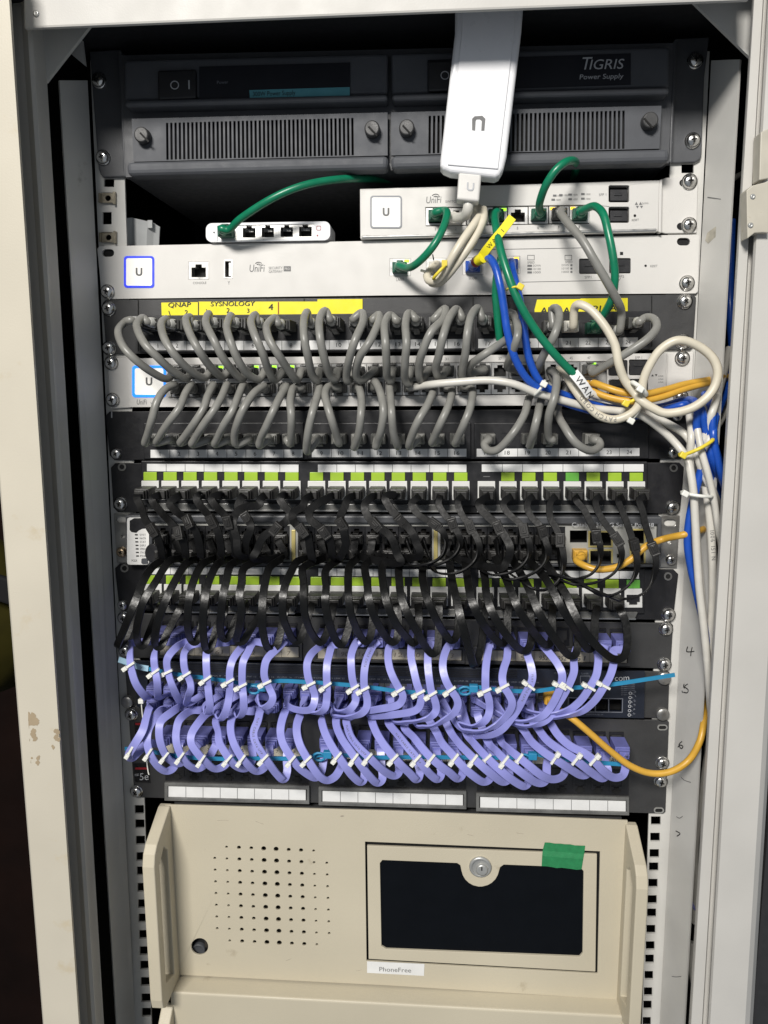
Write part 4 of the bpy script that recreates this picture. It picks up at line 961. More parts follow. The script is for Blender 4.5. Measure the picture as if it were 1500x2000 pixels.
dd = [SD+.6, SD+.5, SD+1.6, SD+1.1]
vs = []
for (a, b), d in zip(pts, dd): 
    for k in range(9): vs.append(P(a[0]+(b[0]-a[0])*k/8, a[1]+(b[1]-a[1])*k/8+(random.uniform(-1, 1) if d in (dd[0], dd[3]) else 0), d+random.uniform(0, .15)))
n = len(vs); fs = [[r*9+k, r*9+k+1, (r+1)*9+k+1, (r+1)*9+k] for r in range(3) for k in range(8)]
mb.add(vs+[q+Vector((0, .3, 0)) for q in vs], fs+[[i+n for i in reversed(f)] for f in fs]); mb.build('cloth_strip', M['gtape'], gt_)

# ================================================================== CABLES
RT = ROT.transposed()
def proj(p):
    q = RT @ (Vector(p)-CAM); return (750+F*q.x/-q.z, 1000-F*q.y/-q.z)
def plug_at(parent, kind, port, pd, front, rot=None):
    """plug whose cable end is at `front` (world) and whose nose points at the socket"""
    dirv = (Vector(front)-Vector(port)).normalized()       # points to the viewer
    q = Vector((0, -1, 0)).rotation_difference(dirv)
    return shared(PLUG[kind], 'plug', parent, front, q.to_euler())
def sock(px, py, pd, out, lean=(0, 0)):
    a = P(px, py, pd); f = a+Vector((lean[0], -out, lean[1])); return a, f
def text_on(parent, s, pts, i0, hmm, off, m, flip=False, step=None):
    """letters laid along a sampled path"""
    acc = 0; i = i0; out_v = []; out_f = []
    L = [0]
    for a, b in zip(pts, pts[1:]): L.append(L[-1]+(b-a).length)
    pos = L[i0]
    for ch in s:
        if ch == ' ': pos += hmm*.6; continue
        if ch not in _tc: 
            cu = bpy.data.curves.new('t', 'FONT'); cu.body = ch; cu.resolution_u = 2; to = bpy.data.objects.new('t', cu); me = bpy.data.meshes.new_from_object(to)
            _tc[ch] = ([v.co.copy() for v in me.vertices], [list(p.vertices) for p in me.polygons]); bpy.data.objects.remove(to); bpy.data.curves.remove(cu); bpy.data.meshes.remove(me)
        vs, fs = _tc[ch]; sc = hmm/.73; w = max(v.x for v in vs)*sc
        j = next((k for k in range(len(L)-1) if L[k+1] > pos), len(L)-2); t = (pos-L[j])/max(1e-6, L[j+1]-L[j]); p = pts[j].lerp(pts[j+1], t); tg = (pts[j+1]-pts[j]).normalized()
        if flip: tg = -tg
        nv = Vector((0, -1, 0)); nv = (nv-tg*nv.dot(tg)).normalized(); up = tg.cross(nv)*-1
        o = len(out_v)
        for v in vs: out_v.append(p+tg*(v.x*sc)+up*(v.y*sc-hmm/2)+nv*off)
        out_f += [[k+o for k in f] for f in fs]; pos += (w+hmm*.22)*(-1 if flip else 1)
        if pos < 0 or pos > L[-1]: break
    mb = MB(); mb.add(out_v, out_f); return mb.build('cable_print', m, parent)
def round_cable(label, cat, group, pix, prof, r, m, a=None, b=None, org=None, dd=0, name='patch_cable', n=10):
    """a, b: (kind, portpx, portpy, portdepth, out, lean)"""
    pts = path3(pix, prof, dd); plugs = []
    for end, sp_ in ((0, a), (1, b)):
        if not sp_: continue
        kind, px, py, pd, out = sp_[:5]; lean = sp_[5] if len(sp_) > 5 else (0, 0)
        s0, f = sock(px, py, pd, out, lean); plugs.append((kind, s0, f))
        dr = (f-s0).normalized(); extra = [f+dr*.5, f+dr*5.5]
        pts = extra+pts if end == 0 else pts+extra[::-1]
    pts = smooth_path(pts, 6)
    t = thing(name, label, cat, pts[0], group)
    mb = MB(); mb.tube(pts, r, n); mb.build('jacket', M[m], t)
    for kind, s0, f in plugs: plug_at(t, kind, s0, 0, f)
    t['n'] = len(pts); 
    return t, pts
def flat_cable(label, group, pix, prof, m, a=None, b=None, tw=((0, 0), (1, 0)), w=6.2, th=1.7, dd=0, name='flat_patch_cable', cut=None):
    pts = path3(pix, prof, dd); plugs = []
    for end, sp_ in ((0, a), (1, b)):
        if not sp_: continue
        kind, px, py, pd, out = sp_[:5]; lean = sp_[5] if len(sp_) > 5 else (0, 0)
        s0, f = sock(px, py, pd, out, lean); plugs.append((kind, s0, f))
        dr = (f-s0).normalized(); extra = [f-dr*1, f+dr*3.5]
        pts = extra+pts if end == 0 else pts+extra[::-1]
    pts = smooth_path(pts, 7)
    t = thing(name, label, 'network cable', pts[0], group)
    tws = [interp(tw, i/(len(pts)-1)) for i in range(len(pts))]
    mb = MB(); mb.ribbon(pts, tws, w, th); mb.build('jacket', M[m], t)
    for kind, s0, f in plugs: plug_at(t, kind, s0, 0, f)
    return t, pts
def near(pts, x, y):
    return min(range(len(pts)), key=lambda i: (proj(pts[i])[0]-x)**2+(proj(pts[i])[1]-y)**2-(0 if pts[i].y > -30 else 60))
ORD = ['first', 'second', 'third', 'fourth', 'fifth', 'sixth', 'seventh', 'eighth', 'ninth', 'tenth', 'eleventh', 'twelfth', 'thirteenth', 'fourteenth', 'fifteenth', 'sixteenth', 'seventeenth', 'eighteenth', 'nineteenth', 'twentieth', 'twenty-first', 'twenty-second', 'twenty-third', 'twenty-fourth']

# ---- grey cables, upper arc: numbered panel -> silver switch top row
GU = [[(265,625),(243,630),(231,648),(241,677),(265,703),(297,727),(325,740)],
[(297,627),(278,621),(267,637),(281,669),(305,695),(334,722),(362,739)],
[(336,630),(325,623),(315,633),(321,661),(339,690),(366,719),(396,738)],
[(380,632),(372,620),(363,624),(369,647),(387,682),(409,714),(432,735)],
[(418,627),(408,613),(402,631),(417,663),(435,698),(457,727),(473,740)],
[(460,627),(451,616),(443,639),(451,669),(465,703),(483,730),(505,741)],
[(507,627),(499,615),(490,629),(499,658),(513,690),(524,722),(536,742)],
[(548,630),(537,621),(521,637),(526,663),(542,690),(563,722),(580,742)],
[(607,627),(600,610),(594,624),(594,658),(601,695),(609,730),(620,744)],
[(647,623),(635,607),(624,624),(625,658),(633,698),(643,730),(655,742)],
[(693,623),(707,611),(709,629),(694,663),(683,698),(677,730),(680,745)],
[(730,625),(740,615),(739,631),(721,669),(702,698),(695,730),(706,743)],
[(775,626),(761,616),(751,634),(753,671),(755,709),(756,735),(764,744)],
[(812,623),(798,612),(792,634),(794,671),(791,709),(791,738),(798,750)],
[(850,623),(869,603),(866,623),(843,647),(827,682),(818,714),(821,741)],
[(900,621),(891,604),(877,623),(865,658),(857,695),(851,719),(858,738)],
[(943,621),(933,602),(920,618),(913,650),(909,690),(903,725),(905,740)]]
GP = [(0,30),(.12,42),(.3,54),(.5,57),(.75,47),(1,30)]
gcell = [290+297*(k+.5)/8 for k in range(8)]+[604+308*(k+.5)/8 for k in range(8)]+[934+312*(k+.5)/8 for k in range(8)]
A_Y = 640
for i, pp_ in enumerate(GU):
    fx = pp_[0][0]; px = gcell[i]; a0 = P(px, A_Y, 5); f0 = P(fx, pp_[0][1]+3, 27); lean = (f0.x-a0.x, f0.z-a0.z)
    round_cable('grey patch cable arching down from above number %d of the upper numbered panel' % (i+1), 'network cable', 'grey cables from the upper numbered panel',
        pp_[1:], GP, 3.15, 'gcable', a=('gU', px, A_Y, 5, 22, lean), b=('gS', UX[i], uy(UX[i])+15, 4.6, 12), dd=random.uniform(-2, 3))
EX = [([(996,655),(985,666),(948,691),(920,712),(914,728)], ('gU', gcell[17], A_Y, 5, 20), ('gS', UX[17], uy(UX[17])+15, 4.6, 12), 'grey patch cable sloping left from behind the blue cables into the silver switch'),
([(1005,618),(1011,640),(1010,660),(1000,690),(992,717)], ('gU', gcell[18], A_Y, 5, 18, (-14, 8)), ('gS', UX[19], uy(UX[19])+15, 4.6, 12), 'grey patch cable hidden behind the pair of blue cables'),
([(1078,606),(1088,603),(1092,620),(1083,654),(1061,695),(1050,722)], ('gU', gcell[19], A_Y, 5, 22), ('gS', UX[20], uy(UX[20])+15, 4.6, 12), 'grey patch cable crossing behind the long green cable below the AP tape'),
([(1262,620),(1278,624),(1282,641),(1262,664),(1215,695),(1179,717),(1158,729)], ('gU', 1232, 634, 5, 22), ('gS', UX[23], uy(UX[23])+15, 4.6, 12), 'grey patch cable sweeping left from above number 24 of the upper panel')]
for pp_, a, b, lb in EX: round_cable(lb, 'network cable', 'grey cables from the upper numbered panel', pp_, GP, 3.1, 'gcable', a=a, b=b)
# ---- grey cables, lower arc
GD = [([(342,752),(323,760),(307,783),(297,818),(289,847),(283,866)], 0, 0),
([(374,752),(363,767),(350,797),(331,823),(313,850),(305,864)], 1, 1),
([(417,752),(406,773),(398,797),(382,823),(363,850),(352,865)], 2, 2),
([(443,752),(433,775),(417,802),(398,829),(382,855),(376,868)], 3, 3),
([(475,752),(465,775),(454,802),(438,829),(425,855),(420,868)], 4, 4),
([(515,755),(497,767),(478,794),(465,823),(458,850),(462,868)], 5, 5),
([(559,755),(547,775),(534,802),(521,831),(510,855),(507,870)], 6, 6),
([(573,758),(567,783),(569,810),(569,842),(568,866)], 7, 7),
([(624,758),(617,783),(609,810),(601,850),(600,882)], 8, 8),
([(642,755),(635,770),(641,797),(649,823),(659,855),(662,866)], 9, 9),
([(700,755),(706,778),(705,810),(701,845),(692,874)], 10, 10),
([(732,745),(743,767),(749,802),(745,837),(738,862),(734,872)], 11, 11),
([(761,755),(763,781),(765,810),(769,847),(777,872)], 12, 12),
([(846,763),(835,791),(819,818),(806,847),(799,872)], 14, 13),
([(883,763),(875,794),(862,823),(850,850),(844,865)], 15, 14),
([(923,763),(918,797),(907,826),(895,853),(889,866)], 16, 15),
([(1034,775),(1025,808),(1003,845),(975,876),(955,880),(946,868)], 20, 16),
([(1058,779),(1050,812),(1043,841),(1035,870)], 20.7, 18),
([(1074,724),(1087,735),(1083,775),(1072,812),(1071,850)], 21, 19),
([(1089,801),(1105,838),(1127,867),(1153,880),(1171,872),(1170,862)], 21.6, 21)]
bcell = [294+297*(k+.5)/8 for k in range(8)]+[609+302*(k+.5)/8 for k in range(8)]+[931+318*(k+.5)/8 for k in range(8)]
GP2 = [(0,28),(.2,42),(.45,52),(.7,49),(.85,42),(1,34)]
for pp_, up_, dn in GD:
    ux_ = 352+34.7*up_
    round_cable('grey patch cable curving down to the socket above number %d of the lower panel' % (dn+1), 'network cable', 'grey cables to the lower numbered panel',
        pp_, GP2, 3.15, 'gcable', a=('gS2', ux_, uy(ux_)+46, 4.6, 12), b=('gL', bcell[dn], 855, 4.5, 21), dd=random.uniform(-2, 2))
# ---- black flat cables between the lime-tab panels and the dark switch
def px3750(i): return 318.5+33*i if i < 8 else (598+32.75*(i-8) if i < 16 else 875+30.5*(i-16))
BU = [[(268,975),(277,993),(285,1017),(303,1040),(313,1065),(318,1092)],
[(298,974),(301,984),(317,1003),(333,1020),(352,1042),(360,1065),(362,1090)],
[(340,974),(332,985),(348,1002),(368,1017),(383,1040),(390,1065),(392,1090)],
[(390,966),(384,974),(393,990),(410,1010),(423,1032),(430,1057),(432,1088)],
[(432,966),(413,973),(423,990),(440,1008),(452,1032),(458,1057),(460,1088)],
[(470,975),(465,993),(482,1010),(490,1030),(480,1060),(482,1090)],
[(508,976),(505,986),(478,991),(462,1002),(455,1020),(462,1050),(470,1085)],
[(556,966),(547,974),(557,990),(567,1003),(557,1020),(537,1033),(515,1048),(503,1073),(498,1092)],
[(597,975),(590,990),(574,1000),(572,1015),(582,1028),(600,1045),(606,1075),(610,1095)],
[(642,972),(623,982),(605,997),(607,1015),(627,1032),(645,1057),(648,1090)],
[(680,974),(673,990),(665,1010),(670,1032),(675,1065),(662,1092)],
[(724,972),(712,987),(718,1007),(733,1023),(763,1048),(775,1080),(778,1100)],
[(764,966),(752,973),(763,993),(780,1013),(803,1037),(812,1057),(815,1088)],
[(812,974),(803,986),(817,1005),(837,1017),(850,1024),(867,1043),(871,1065),(862,1087),(837,1101),(800,1104)],
[(857,976),(858,988),(870,1007),(882,1020),(895,1043),(899,1065),(888,1085),(867,1098),(838,1104)],
[(895,977),(895,988),(903,1007),(915,1024),(931,1050),(936,1073),(926,1097),(905,1114),(878,1121),(850,1116)],
[(942,976),(935,986),(947,1003),(967,1022),(985,1045),(996,1070),(990,1095),(968,1110)],
[(987,977),(983,987),(993,1003),(1016,1024),(1030,1048),(1035,1073),(1028,1095),(1010,1112),(985,1121),(955,1121)],
[(1032,977),(1030,993),(1038,1010),(1053,1026),(1065,1055),(1070,1080),(1061,1103),(1040,1120),(1015,1129),(988,1130)],
[(1076,978),(1073,993),(1075,1012),(1087,1034),(1096,1060),(1101,1090),(1100,1110),(1090,1135),(1065,1152),(1040,1149),(1022,1138)],
[(1124,976),(1140,995),(1153,1020),(1163,1042),(1172,1065),(1171,1098),(1156,1120),(1133,1129),(1105,1128)],
[(1163,977),(1167,997),(1180,1020),(1200,1046),(1211,1065),(1214,1090),(1201,1117),(1175,1134),(1142,1141),(1108,1138)],
[(1207,977),(1215,998),(1225,1023),(1234,1050),(1243,1082),(1243,1115),(1226,1145),(1197,1162),(1172,1161),(1147,1148)],
[(1248,976),(1255,998),(1260,1023),(1270,1055),(1281,1090),(1278,1123),(1264,1152),(1242,1166),(1217,1170),(1198,1168)]]
CL = [(303,1028), (357,1032), (366,1017), (411,1018), (447,1016), (472,1018), (502,1022), (540,1031), (590,1033), (634,1035), (664,1022), (727,1027), (779,1019), (847,1025), (883,1025), (915,1030), (968,1030), (1017,1036), (1053,1040), (1087,1053), (1163,1045), (1203,1053), (1236,1064), (1273,1069)]
ky_ = lambda x: 922+1.5*(x-293)/950
BCLAMP = []
for i, pp_ in enumerate(BU):
    px = px3750(i); lp = i >= 13 and i != 16
    prof = [(0,36),(.25,44),(.45,54),(.75,62 if lp else 50),(1,40)]
    end = pp_+([(px+4, 1085, 26)] if not lp else [(px+14, (pp_[-1][1]+1072)/2, 26)])
    t, pts = flat_cable('black flat cable looping from the %s white jack of the upper lime-tab panel' % ORD[i], 'black flat cables of the upper lime-tab panel', end, prof, 'bcable_shade',
        a=('bk', KX[i], ky_(KX[i])+37, 6, 24), b=('bkS', px, 1050+.003*(px-300), 8.4, 9), tw=((0, 0), (.45, 5), (.55, 62), (.9, 70), (1, 20)) if lp else ((0, 0), (.1, 25), (.3, 0), (1, 0)), w=6.4 if not lp else 5.2, th=1.5, dd=random.uniform(-2, 2))
    cx, cy = CL[i]; j = near(pts, cx, cy); pj = pts[j]+Vector((0, -1.2, 0)); tg = (pts[j+1]-pts[j-1]); an = math.atan2(tg.x, -tg.z)
    shared(BTIE, 'cable_clamp', t, pj, (random.uniform(-.25, .2), -an*.75+random.uniform(-.2, .2), random.uniform(-.3, .3)))
KB = [[(297,1108),(280,1135),(265,1173),(252,1205),(240,1235),(229,1262),(243,1250),(258,1215),(278,1180)],
[(330,1097),(303,1138),(282,1172),(273,1200),(267,1230),(270,1256),(281,1260),(293,1232),(310,1190)],
[(363,1102),(340,1138),(325,1170),(313,1200),(305,1230),(303,1258),(314,1262),(330,1230),(350,1192)],
[(395,1102),(378,1135),(370,1167),(367,1197),(367,1227),(373,1250),(384,1252),(394,1222),(402,1190)],
[(425,1102),(407,1138),(400,1172),(397,1205),(397,1238),(402,1267),(412,1264),(424,1225),(438,1195)],
[(452,1102),(442,1135),(435,1168),(432,1197),(430,1227),(436,1247),(448,1242),(462,1208),(478,1188)],
[(478,1108),(472,1138),(468,1163),(472,1190),(468,1222),(462,1250),(475,1252),(492,1225),(512,1195)],
[(527,1108),(518,1138),(513,1172),(512,1205),(513,1230),(520,1260),(530,1270),(542,1257),(551,1222),(556,1195)],
[(580,1097),(568,1118),(557,1143),(552,1173),(553,1205),(562,1230),(574,1251),(587,1247),(597,1220),(604,1195)],
[(593,1108),(593,1138),(593,1167),(595,1197),(603,1225),(617,1248),(628,1254),(640,1232),(648,1200)],
[(637,1113),(637,1147),(635,1173),(640,1205),(647,1230),(657,1252),(667,1259),(677,1240),(686,1205)],
[(682,1108),(680,1147),(681,1170),(685,1197),(695,1225),(707,1247),(716,1253),(724,1240),(729,1205)],
[(713,1105),(717,1138),(720,1167),(728,1197),(742,1225),(757,1248),(769,1254),(777,1240),(778,1205)],
[(747,1105),(748,1138),(753,1167),(763,1197),(778,1225),(797,1247),(808,1256),(816,1242),(818,1205)],
[(780,1105),(780,1138),(785,1172),(800,1207),(817,1238),(833,1266),(846,1277),(855,1263),(857,1220)],
[(825,1122),(830,1155),(840,1183),(852,1210),(867,1235),(881,1251),(892,1240),(896,1205)],
[(880,1113),(885,1143),(893,1177),(900,1207),(908,1238),(917,1272),(926,1300),(935,1282),(942,1247),(946,1205)],
[(913,1130),(918,1160),(928,1190),(943,1217),(960,1240),(979,1257),(990,1242),(991,1205)],
[(947,1130),(950,1160),(960,1193),(977,1223),(997,1250),(1018,1270),(1033,1265),(1039,1235),(1036,1200)],
[(988,1130),(1000,1160),(1013,1190),(1030,1217),(1047,1240),(1067,1260),(1078,1246),(1078,1205)],
[(1027,1138),(1040,1167),(1053,1197),(1070,1227),(1088,1253),(1110,1279),(1125,1276),(1129,1243),(1124,1205)],
[(1063,1127),(1080,1155),(1097,1187),(1113,1213),(1133,1243),(1149,1268),(1160,1256),(1162,1210)],
[(1102,1155),(1117,1188),(1135,1222),(1155,1250),(1180,1275),(1200,1287),(1217,1283),(1225,1260),(1223,1222),(1215,1198)]]
kyd = lambda x: 1124+9*(x-293)/950
for i, pp_ in enumerate(KB):
    px = px3750(i)
    flat_cable('black flat cable hanging in a loop below the %s jack of the lower lime-tab panel' % ORD[i], 'black flat cables of the lower lime-tab panel', [(px+2, 1090, 30)]+pp_,
        [(0,32),(.12,46),(.24,60),(.36,69),(.46,71),(.58,64),(.7,50),(.82,44),(1,38)], 'bcable', a=('bkS', px, 1080+.003*(px-300), 8.4, 9), b=('bk', KD[i], kyd(KD[i])+37, 6, 22), w=6.3, th=1.6, dd=random.uniform(-3, 3),
        tw=((0, random.uniform(-8, 8)), (.3, random.uniform(-12, 12)), (.5, random.uniform(-10, 10)), (1, 0)))
# ---- violet flat cables
PU = [[(257,1256),(255,1268),(254,1286),(257,1308),(265,1334),(279,1355),(288,1364)],
[(305,1256),(303,1268),(301,1286),(303,1308),(307,1330),(308,1350),(310,1362)],
[(361,1254),(345,1264),(331,1279),(326,1293),(329,1315),(336,1337),(345,1359),(355,1372)],
[(373,1260),(361,1274),(359,1290),(362,1311),(371,1330),(373,1345),(368,1359),(366,1374)],
[(420,1258),(405,1271),(403,1290),(404,1315),(406,1337),(408,1356),(410,1378),(405,1394),(399,1380)],
[(479,1257),(464,1274),(454,1290),(449,1311),(449,1337),(448,1359),(442,1386),(432,1404),(423,1400),(422,1384)],
[(496,1254),(485,1273),(475,1293),(473,1320),(474,1345),(476,1367),(475,1389),(466,1401),(458,1385)],
[(556,1252),(540,1268),(523,1285),(517,1302),(517,1323),(527,1345),(533,1361),(528,1375),(514,1382),(505,1373),(503,1360)],
[(628,1260),(609,1276),(600,1296),(602,1323),(609,1340),(615,1359),(612,1378),(602,1387),(580,1386),(563,1378)],
[(649,1261),(643,1279),(639,1296),(638,1320),(639,1345),(638,1367),(634,1384),(622,1392),(605,1391),(590,1384)],
[(696,1254),(687,1276),(686,1296),(688,1323),(693,1345),(695,1367),(687,1382),(676,1389),(658,1388),(647,1376)],
[(733,1255),(721,1276),(714,1296),(711,1320),(712,1345),(717,1364),(716,1381),(705,1394),(684,1400),(660,1399),(650,1394)],
[(761,1263),(758,1283),(761,1304),(768,1323),(778,1342),(787,1359),(781,1374),(767,1380),(745,1384),(715,1388),(695,1384)],
[(804,1260),(803,1283),(808,1308),(814,1334),(820,1352),(822,1370),(816,1384),(800,1391),(767,1396),(735,1399),(720,1396)],
[(840,1258),(836,1279),(836,1302),(839,1330),(843,1352),(850,1370),(852,1385),(846,1396),(830,1405),(800,1410),(768,1408)],
[(876,1261),(867,1282),(865,1305),(871,1329),(882,1349),(892,1364),(894,1378),(886,1393),(870,1405),(850,1416),(830,1419),(812,1414)],
[(956,1258),(952,1279),(949,1302),(948,1326),(949,1348),(955,1367),(956,1386),(952,1401),(942,1412),(925,1418),(903,1414),(888,1406)],
[(992,1265),(990,1286),(984,1305),(981,1323),(984,1340),(994,1356),(1000,1371),(997,1386),(985,1402),(967,1417),(945,1427),(918,1428),(895,1419)],
[(1036,1257),(1030,1276),(1036,1296),(1040,1320),(1036,1337),(1026,1355),(1018,1372),(1008,1390),(995,1408),(980,1425),(960,1435),(938,1437),(920,1432)],
[(1060,1260),(1076,1279),(1090,1298),(1098,1318),(1095,1340),(1085,1364),(1073,1384),(1060,1398),(1040,1406),(1012,1409),(985,1400)],
[(1128,1262),(1121,1287),(1121,1311),(1114,1331),(1102,1355),(1090,1374),(1079,1393),(1064,1408),(1045,1416),(1018,1418),(995,1408)],
[(1163,1262),(1168,1280),(1168,1298),(1164,1320),(1152,1342),(1140,1361),(1127,1375),(1112,1386),(1088,1393),(1060,1394),(1030,1388)],
[(1199,1270),(1199,1284),(1197,1302),(1190,1323),(1177,1345),(1167,1361),(1155,1375),(1137,1389),(1112,1397),(1080,1402),(1045,1398)]]
ecell = [312+271*(k+.5)/8 for k in range(8)]+[621+280*(k+.5)/8 for k in range(8)]+[934+290*(k+.5)/8 for k in range(8)]
ey = lambda x: 1259-30+.0175*(x-312)
UT = [(253,1300,0),(299,1311,0),(324,1314,0),(367,1315,0),(403,1324,0),(447,1329,0),(473,1337,0),(519,1333,0),(604,1337,0),(637,1338,0),(690,1343,0),(712,1346,0),(776,1350,0),(815,1352,0),(845,1353,0),(881,1346,0),(948,1347,0),(984,1341,0),(1038,1342,1),(1092,1340,1),(1109,1342,1),(1153,1341,1),(1182,1338,1)]
EI = list(range(20))+[21, 22, 23]
def fport(i): x = 292+32.8*i+16; return x, 1289+.021*(x-262)
for i, pp_ in enumerate(PU):
    e = EI[i]; px = ecell[e]; fx, fy = fport(i)
    bend = .62 if i < 8 else .5
    tw = ((0, 0), (.12, random.uniform(-12, 12)), (.45, 0), (.62, random.uniform(-12, 20)), (.74, 48 if i not in (8, 12, 13, 18) else 10), (.9, 35 if i not in (8, 12) else 5), (1, 0))
    t, pts = flat_cable('violet flat cable of the upper hanging row, %s from the left' % ORD[i], 'violet flat cables tied to the upper blue strap', pp_, [(0,36),(.14,47),(.3,54),(.45,54),(.6,52),(.72,56),(.87,50),(1,40)], 'pcable',
        a=('pu', px, ey(px), 3, 28), b=('puS', fx, fy+49, 6.8, 17), tw=tw, w=6.3, th=1.5, dd=random.uniform(-3, 3))
    x, y, fl = UT[i]; j = near(pts, x, y); tw_ = math.radians(33) if fl else math.radians(-32)
    shared(TIE, 'cable_tie', t, pts[j]+Vector((0, -1.3, 0)), (0, tw_+random.uniform(-.12, .12), 0))
    if i in (11, 18): text_on(t, 'FLAT CABLE CAT6', pts, 14 if i == 11 else 34, 1.7, 1.1, M['print'])
LU = [[(293,1379),(286,1402),(279,1426),(264,1452),(252,1473),(256,1482),(271,1468),(288,1452)],
[(317,1385),(302,1402),(290,1426),(288,1451),(295,1476),(308,1496),(323,1506),(338,1500),(346,1480)],
[(355,1379),(334,1392),(315,1408),(311,1429),(314,1452),(323,1473),(334,1486),(351,1491),(368,1476)],
[(373,1388),(352,1404),(345,1426),(345,1449),(353,1473),(367,1493),(383,1501),(396,1496),(408,1480)],
[(406,1392),(389,1410),(375,1432),(374,1452),(386,1471),(400,1486),(418,1501),(437,1496),(450,1478)],
[(424,1404),(426,1429),(429,1451),(442,1473),(454,1490),(468,1500),(483,1499),(494,1480)],
[(462,1389),(452,1408),(451,1429),(457,1452),(470,1476),(483,1492),(499,1506),(515,1500),(526,1480)],
[(511,1383),(504,1407),(496,1429),(499,1449),(511,1470),(526,1492),(540,1511),(554,1523),(561,1505),(560,1484)],
[(559,1385),(551,1407),(548,1429),(553,1452),(567,1476),(581,1496),(599,1511),(616,1519),(627,1508),(632,1484)],
[(589,1392),(581,1411),(580,1432),(586,1455),(597,1476),(611,1499),(625,1517),(639,1524),(655,1516),(667,1496),(670,1480)],
[(627,1400),(633,1426),(645,1452),(660,1476),(676,1499),(690,1517),(705,1528),(712,1515),(711,1490)],
[(657,1402),(658,1420),(668,1443),(683,1465),(701,1490),(720,1514),(736,1529),(747,1520),(745,1492)],
[(678,1404),(679,1420),(686,1440),(702,1461),(723,1481),(745,1502),(767,1515),(779,1508),(779,1488)],
[(726,1404),(733,1426),(746,1449),(762,1470),(781,1492),(799,1509),(814,1523),(820,1508),(816,1488)],
[(759,1411),(778,1436),(796,1459),(812,1478),(828,1498),(842,1514),(855,1522),(862,1508),(856,1486)],
[(790,1420),(808,1440),(824,1460),(840,1478),(858,1494),(877,1508),(894,1521),(904,1508),(900,1486)],
[(852,1429),(864,1452),(883,1473),(902,1495),(923,1514),(944,1527),(958,1518),(957,1490)],
[(879,1427),(896,1451),(917,1473),(937,1492),(959,1511),(982,1527),(994,1518),(993,1490)],
[(911,1432),(926,1452),(945,1473),(967,1495),(989,1514),(1011,1530),(1026,1535),(1034,1520),(1031,1492)],
[(952,1446),(970,1467),(989,1486),(1011,1503),(1031,1518),(1051,1529),(1066,1524),(1068,1495)],
[(977,1443),(992,1461),(1011,1477),(1033,1495),(1057,1514),(1079,1522),(1098,1516),(1106,1496)],
[(1023,1426),(1039,1449),(1064,1470),(1089,1486),(1114,1502),(1135,1514),(1148,1510),(1146,1492)],
[(1049,1420),(1068,1445),(1093,1464),(1120,1481),(1143,1499),(1162,1513),(1178,1520),(1187,1508),(1183,1490)],
[(1074,1410),(1090,1435),(1114,1457),(1142,1471),(1161,1487),(1178,1505),(1197,1518),(1214,1516),(1221,1502),(1221,1486)]]
gcl = [323+269*(k+.5)/8 for k in range(8)]+[627+279*(k+.5)/8 for k in range(8)]+[938+284*(k+.5)/8 for k in range(8)]
gy = lambda x: 1452-30+.027*(x-323)
LT = [(254,1466,0),(290,1470,0),(321,1477,0),(358,1474,0),(393,1486,0),(450,1479,0),(470,1485,0),(518,1479,0),(567,1485,0),(598,1484,0),(655,1479,0),(687,1483,0),(716,1482,0),(768,1483,0),(814,1481,0),(842,1481,0),(888,1482,0),(925,1482,0),(952,1480,0),(983,1486,0),(1010,1486,0),(1086,1476,1),(1127,1481,1),(1160,1481,1)]
for i, pp_ in enumerate(LU):
    px = gcl[i]; fx, fy = fport(i)
    n_ = len(pp_)
    t, pts = flat_cable('violet flat cable of the lowest hanging row, %s from the left' % ORD[i], 'violet flat cables tied to the lower blue strap', pp_, [(0,34),(.15,47),(.35,58),(.5,61),(.65,58),(.8,50),(.92,44),(1,40)], 'pcable',
        a=('puS', fx, fy+76, 6.8, 17), b=('pu', px, gy(px), 3, 28), tw=((0, random.uniform(-15, 15)), (.2, random.uniform(-12, 5)), (.5, 0), (1, 0)), w=6.9, th=1.5, dd=random.uniform(-3, 3))
    x, y, fl = LT[i]; j = near(pts, x, y); a_ = math.radians(122 if fl else -52)
    shared(TIE, 'cable_tie', t, pts[j]+Vector((0, -1.3, 0)), (0, a_+random.uniform(-.12, .12), 0))
    if i in (12, 14, 7): text_on(t, 'FLAT CABLE CAT6 UTP', pts, 20, 1.8, 1.1, M['print'])
# ---- blue straps
def strap(label, pix, d, knots, tip=None):
    pts = smooth_path([P(x, y, d) for x, y in pix], 6)
    t = thing('cable_strap', label, 'cable tie', pts[0], None)
    mb = MB(); mb.ribbon(pts, [0]*len(pts), 3.4, 1.2); o = mb.build('band', M['strap'], t)
    for kx, ky in knots:
        mb = MB(); c = P(kx, ky, d+3); mb.box(c, 7, 5, 6); mb.tube([c+Vector((5*math.cos(a/10*6.28)-7, -1, 3.4*math.sin(a/10*6.28)-2)) for a in range(11)], 1.2, 6)
        mb.build('lock_head', M['strap'], t, bevel=.6)
    if tip:
        mb = MB(); mb.ribbon(smooth_path([P(x, y, d+1.2) for x, y in tip], 4), [0]*(4*(len(tip)-1)+1), 5.0, 1.2); mb.build('pale_tail', M['strap2'], t)
    return t
strap('upper blue nylon strap holding the row of violet cables, pointed at its right end', [(232,1290),(262,1300),(300,1308),(345,1317),(400,1324),(450,1331),(500,1339),(540,1330),(600,1332),(660,1336),(720,1342),(790,1351),(850,1352),(900,1348),(930,1342),(980,1348),(1040,1350),(1090,1344),(1140,1342),(1200,1336),(1260,1327),(1318,1318)], 41, [(512,1342), (925,1344)], [(232,1288),(250,1294),(270,1302),(290,1306)])
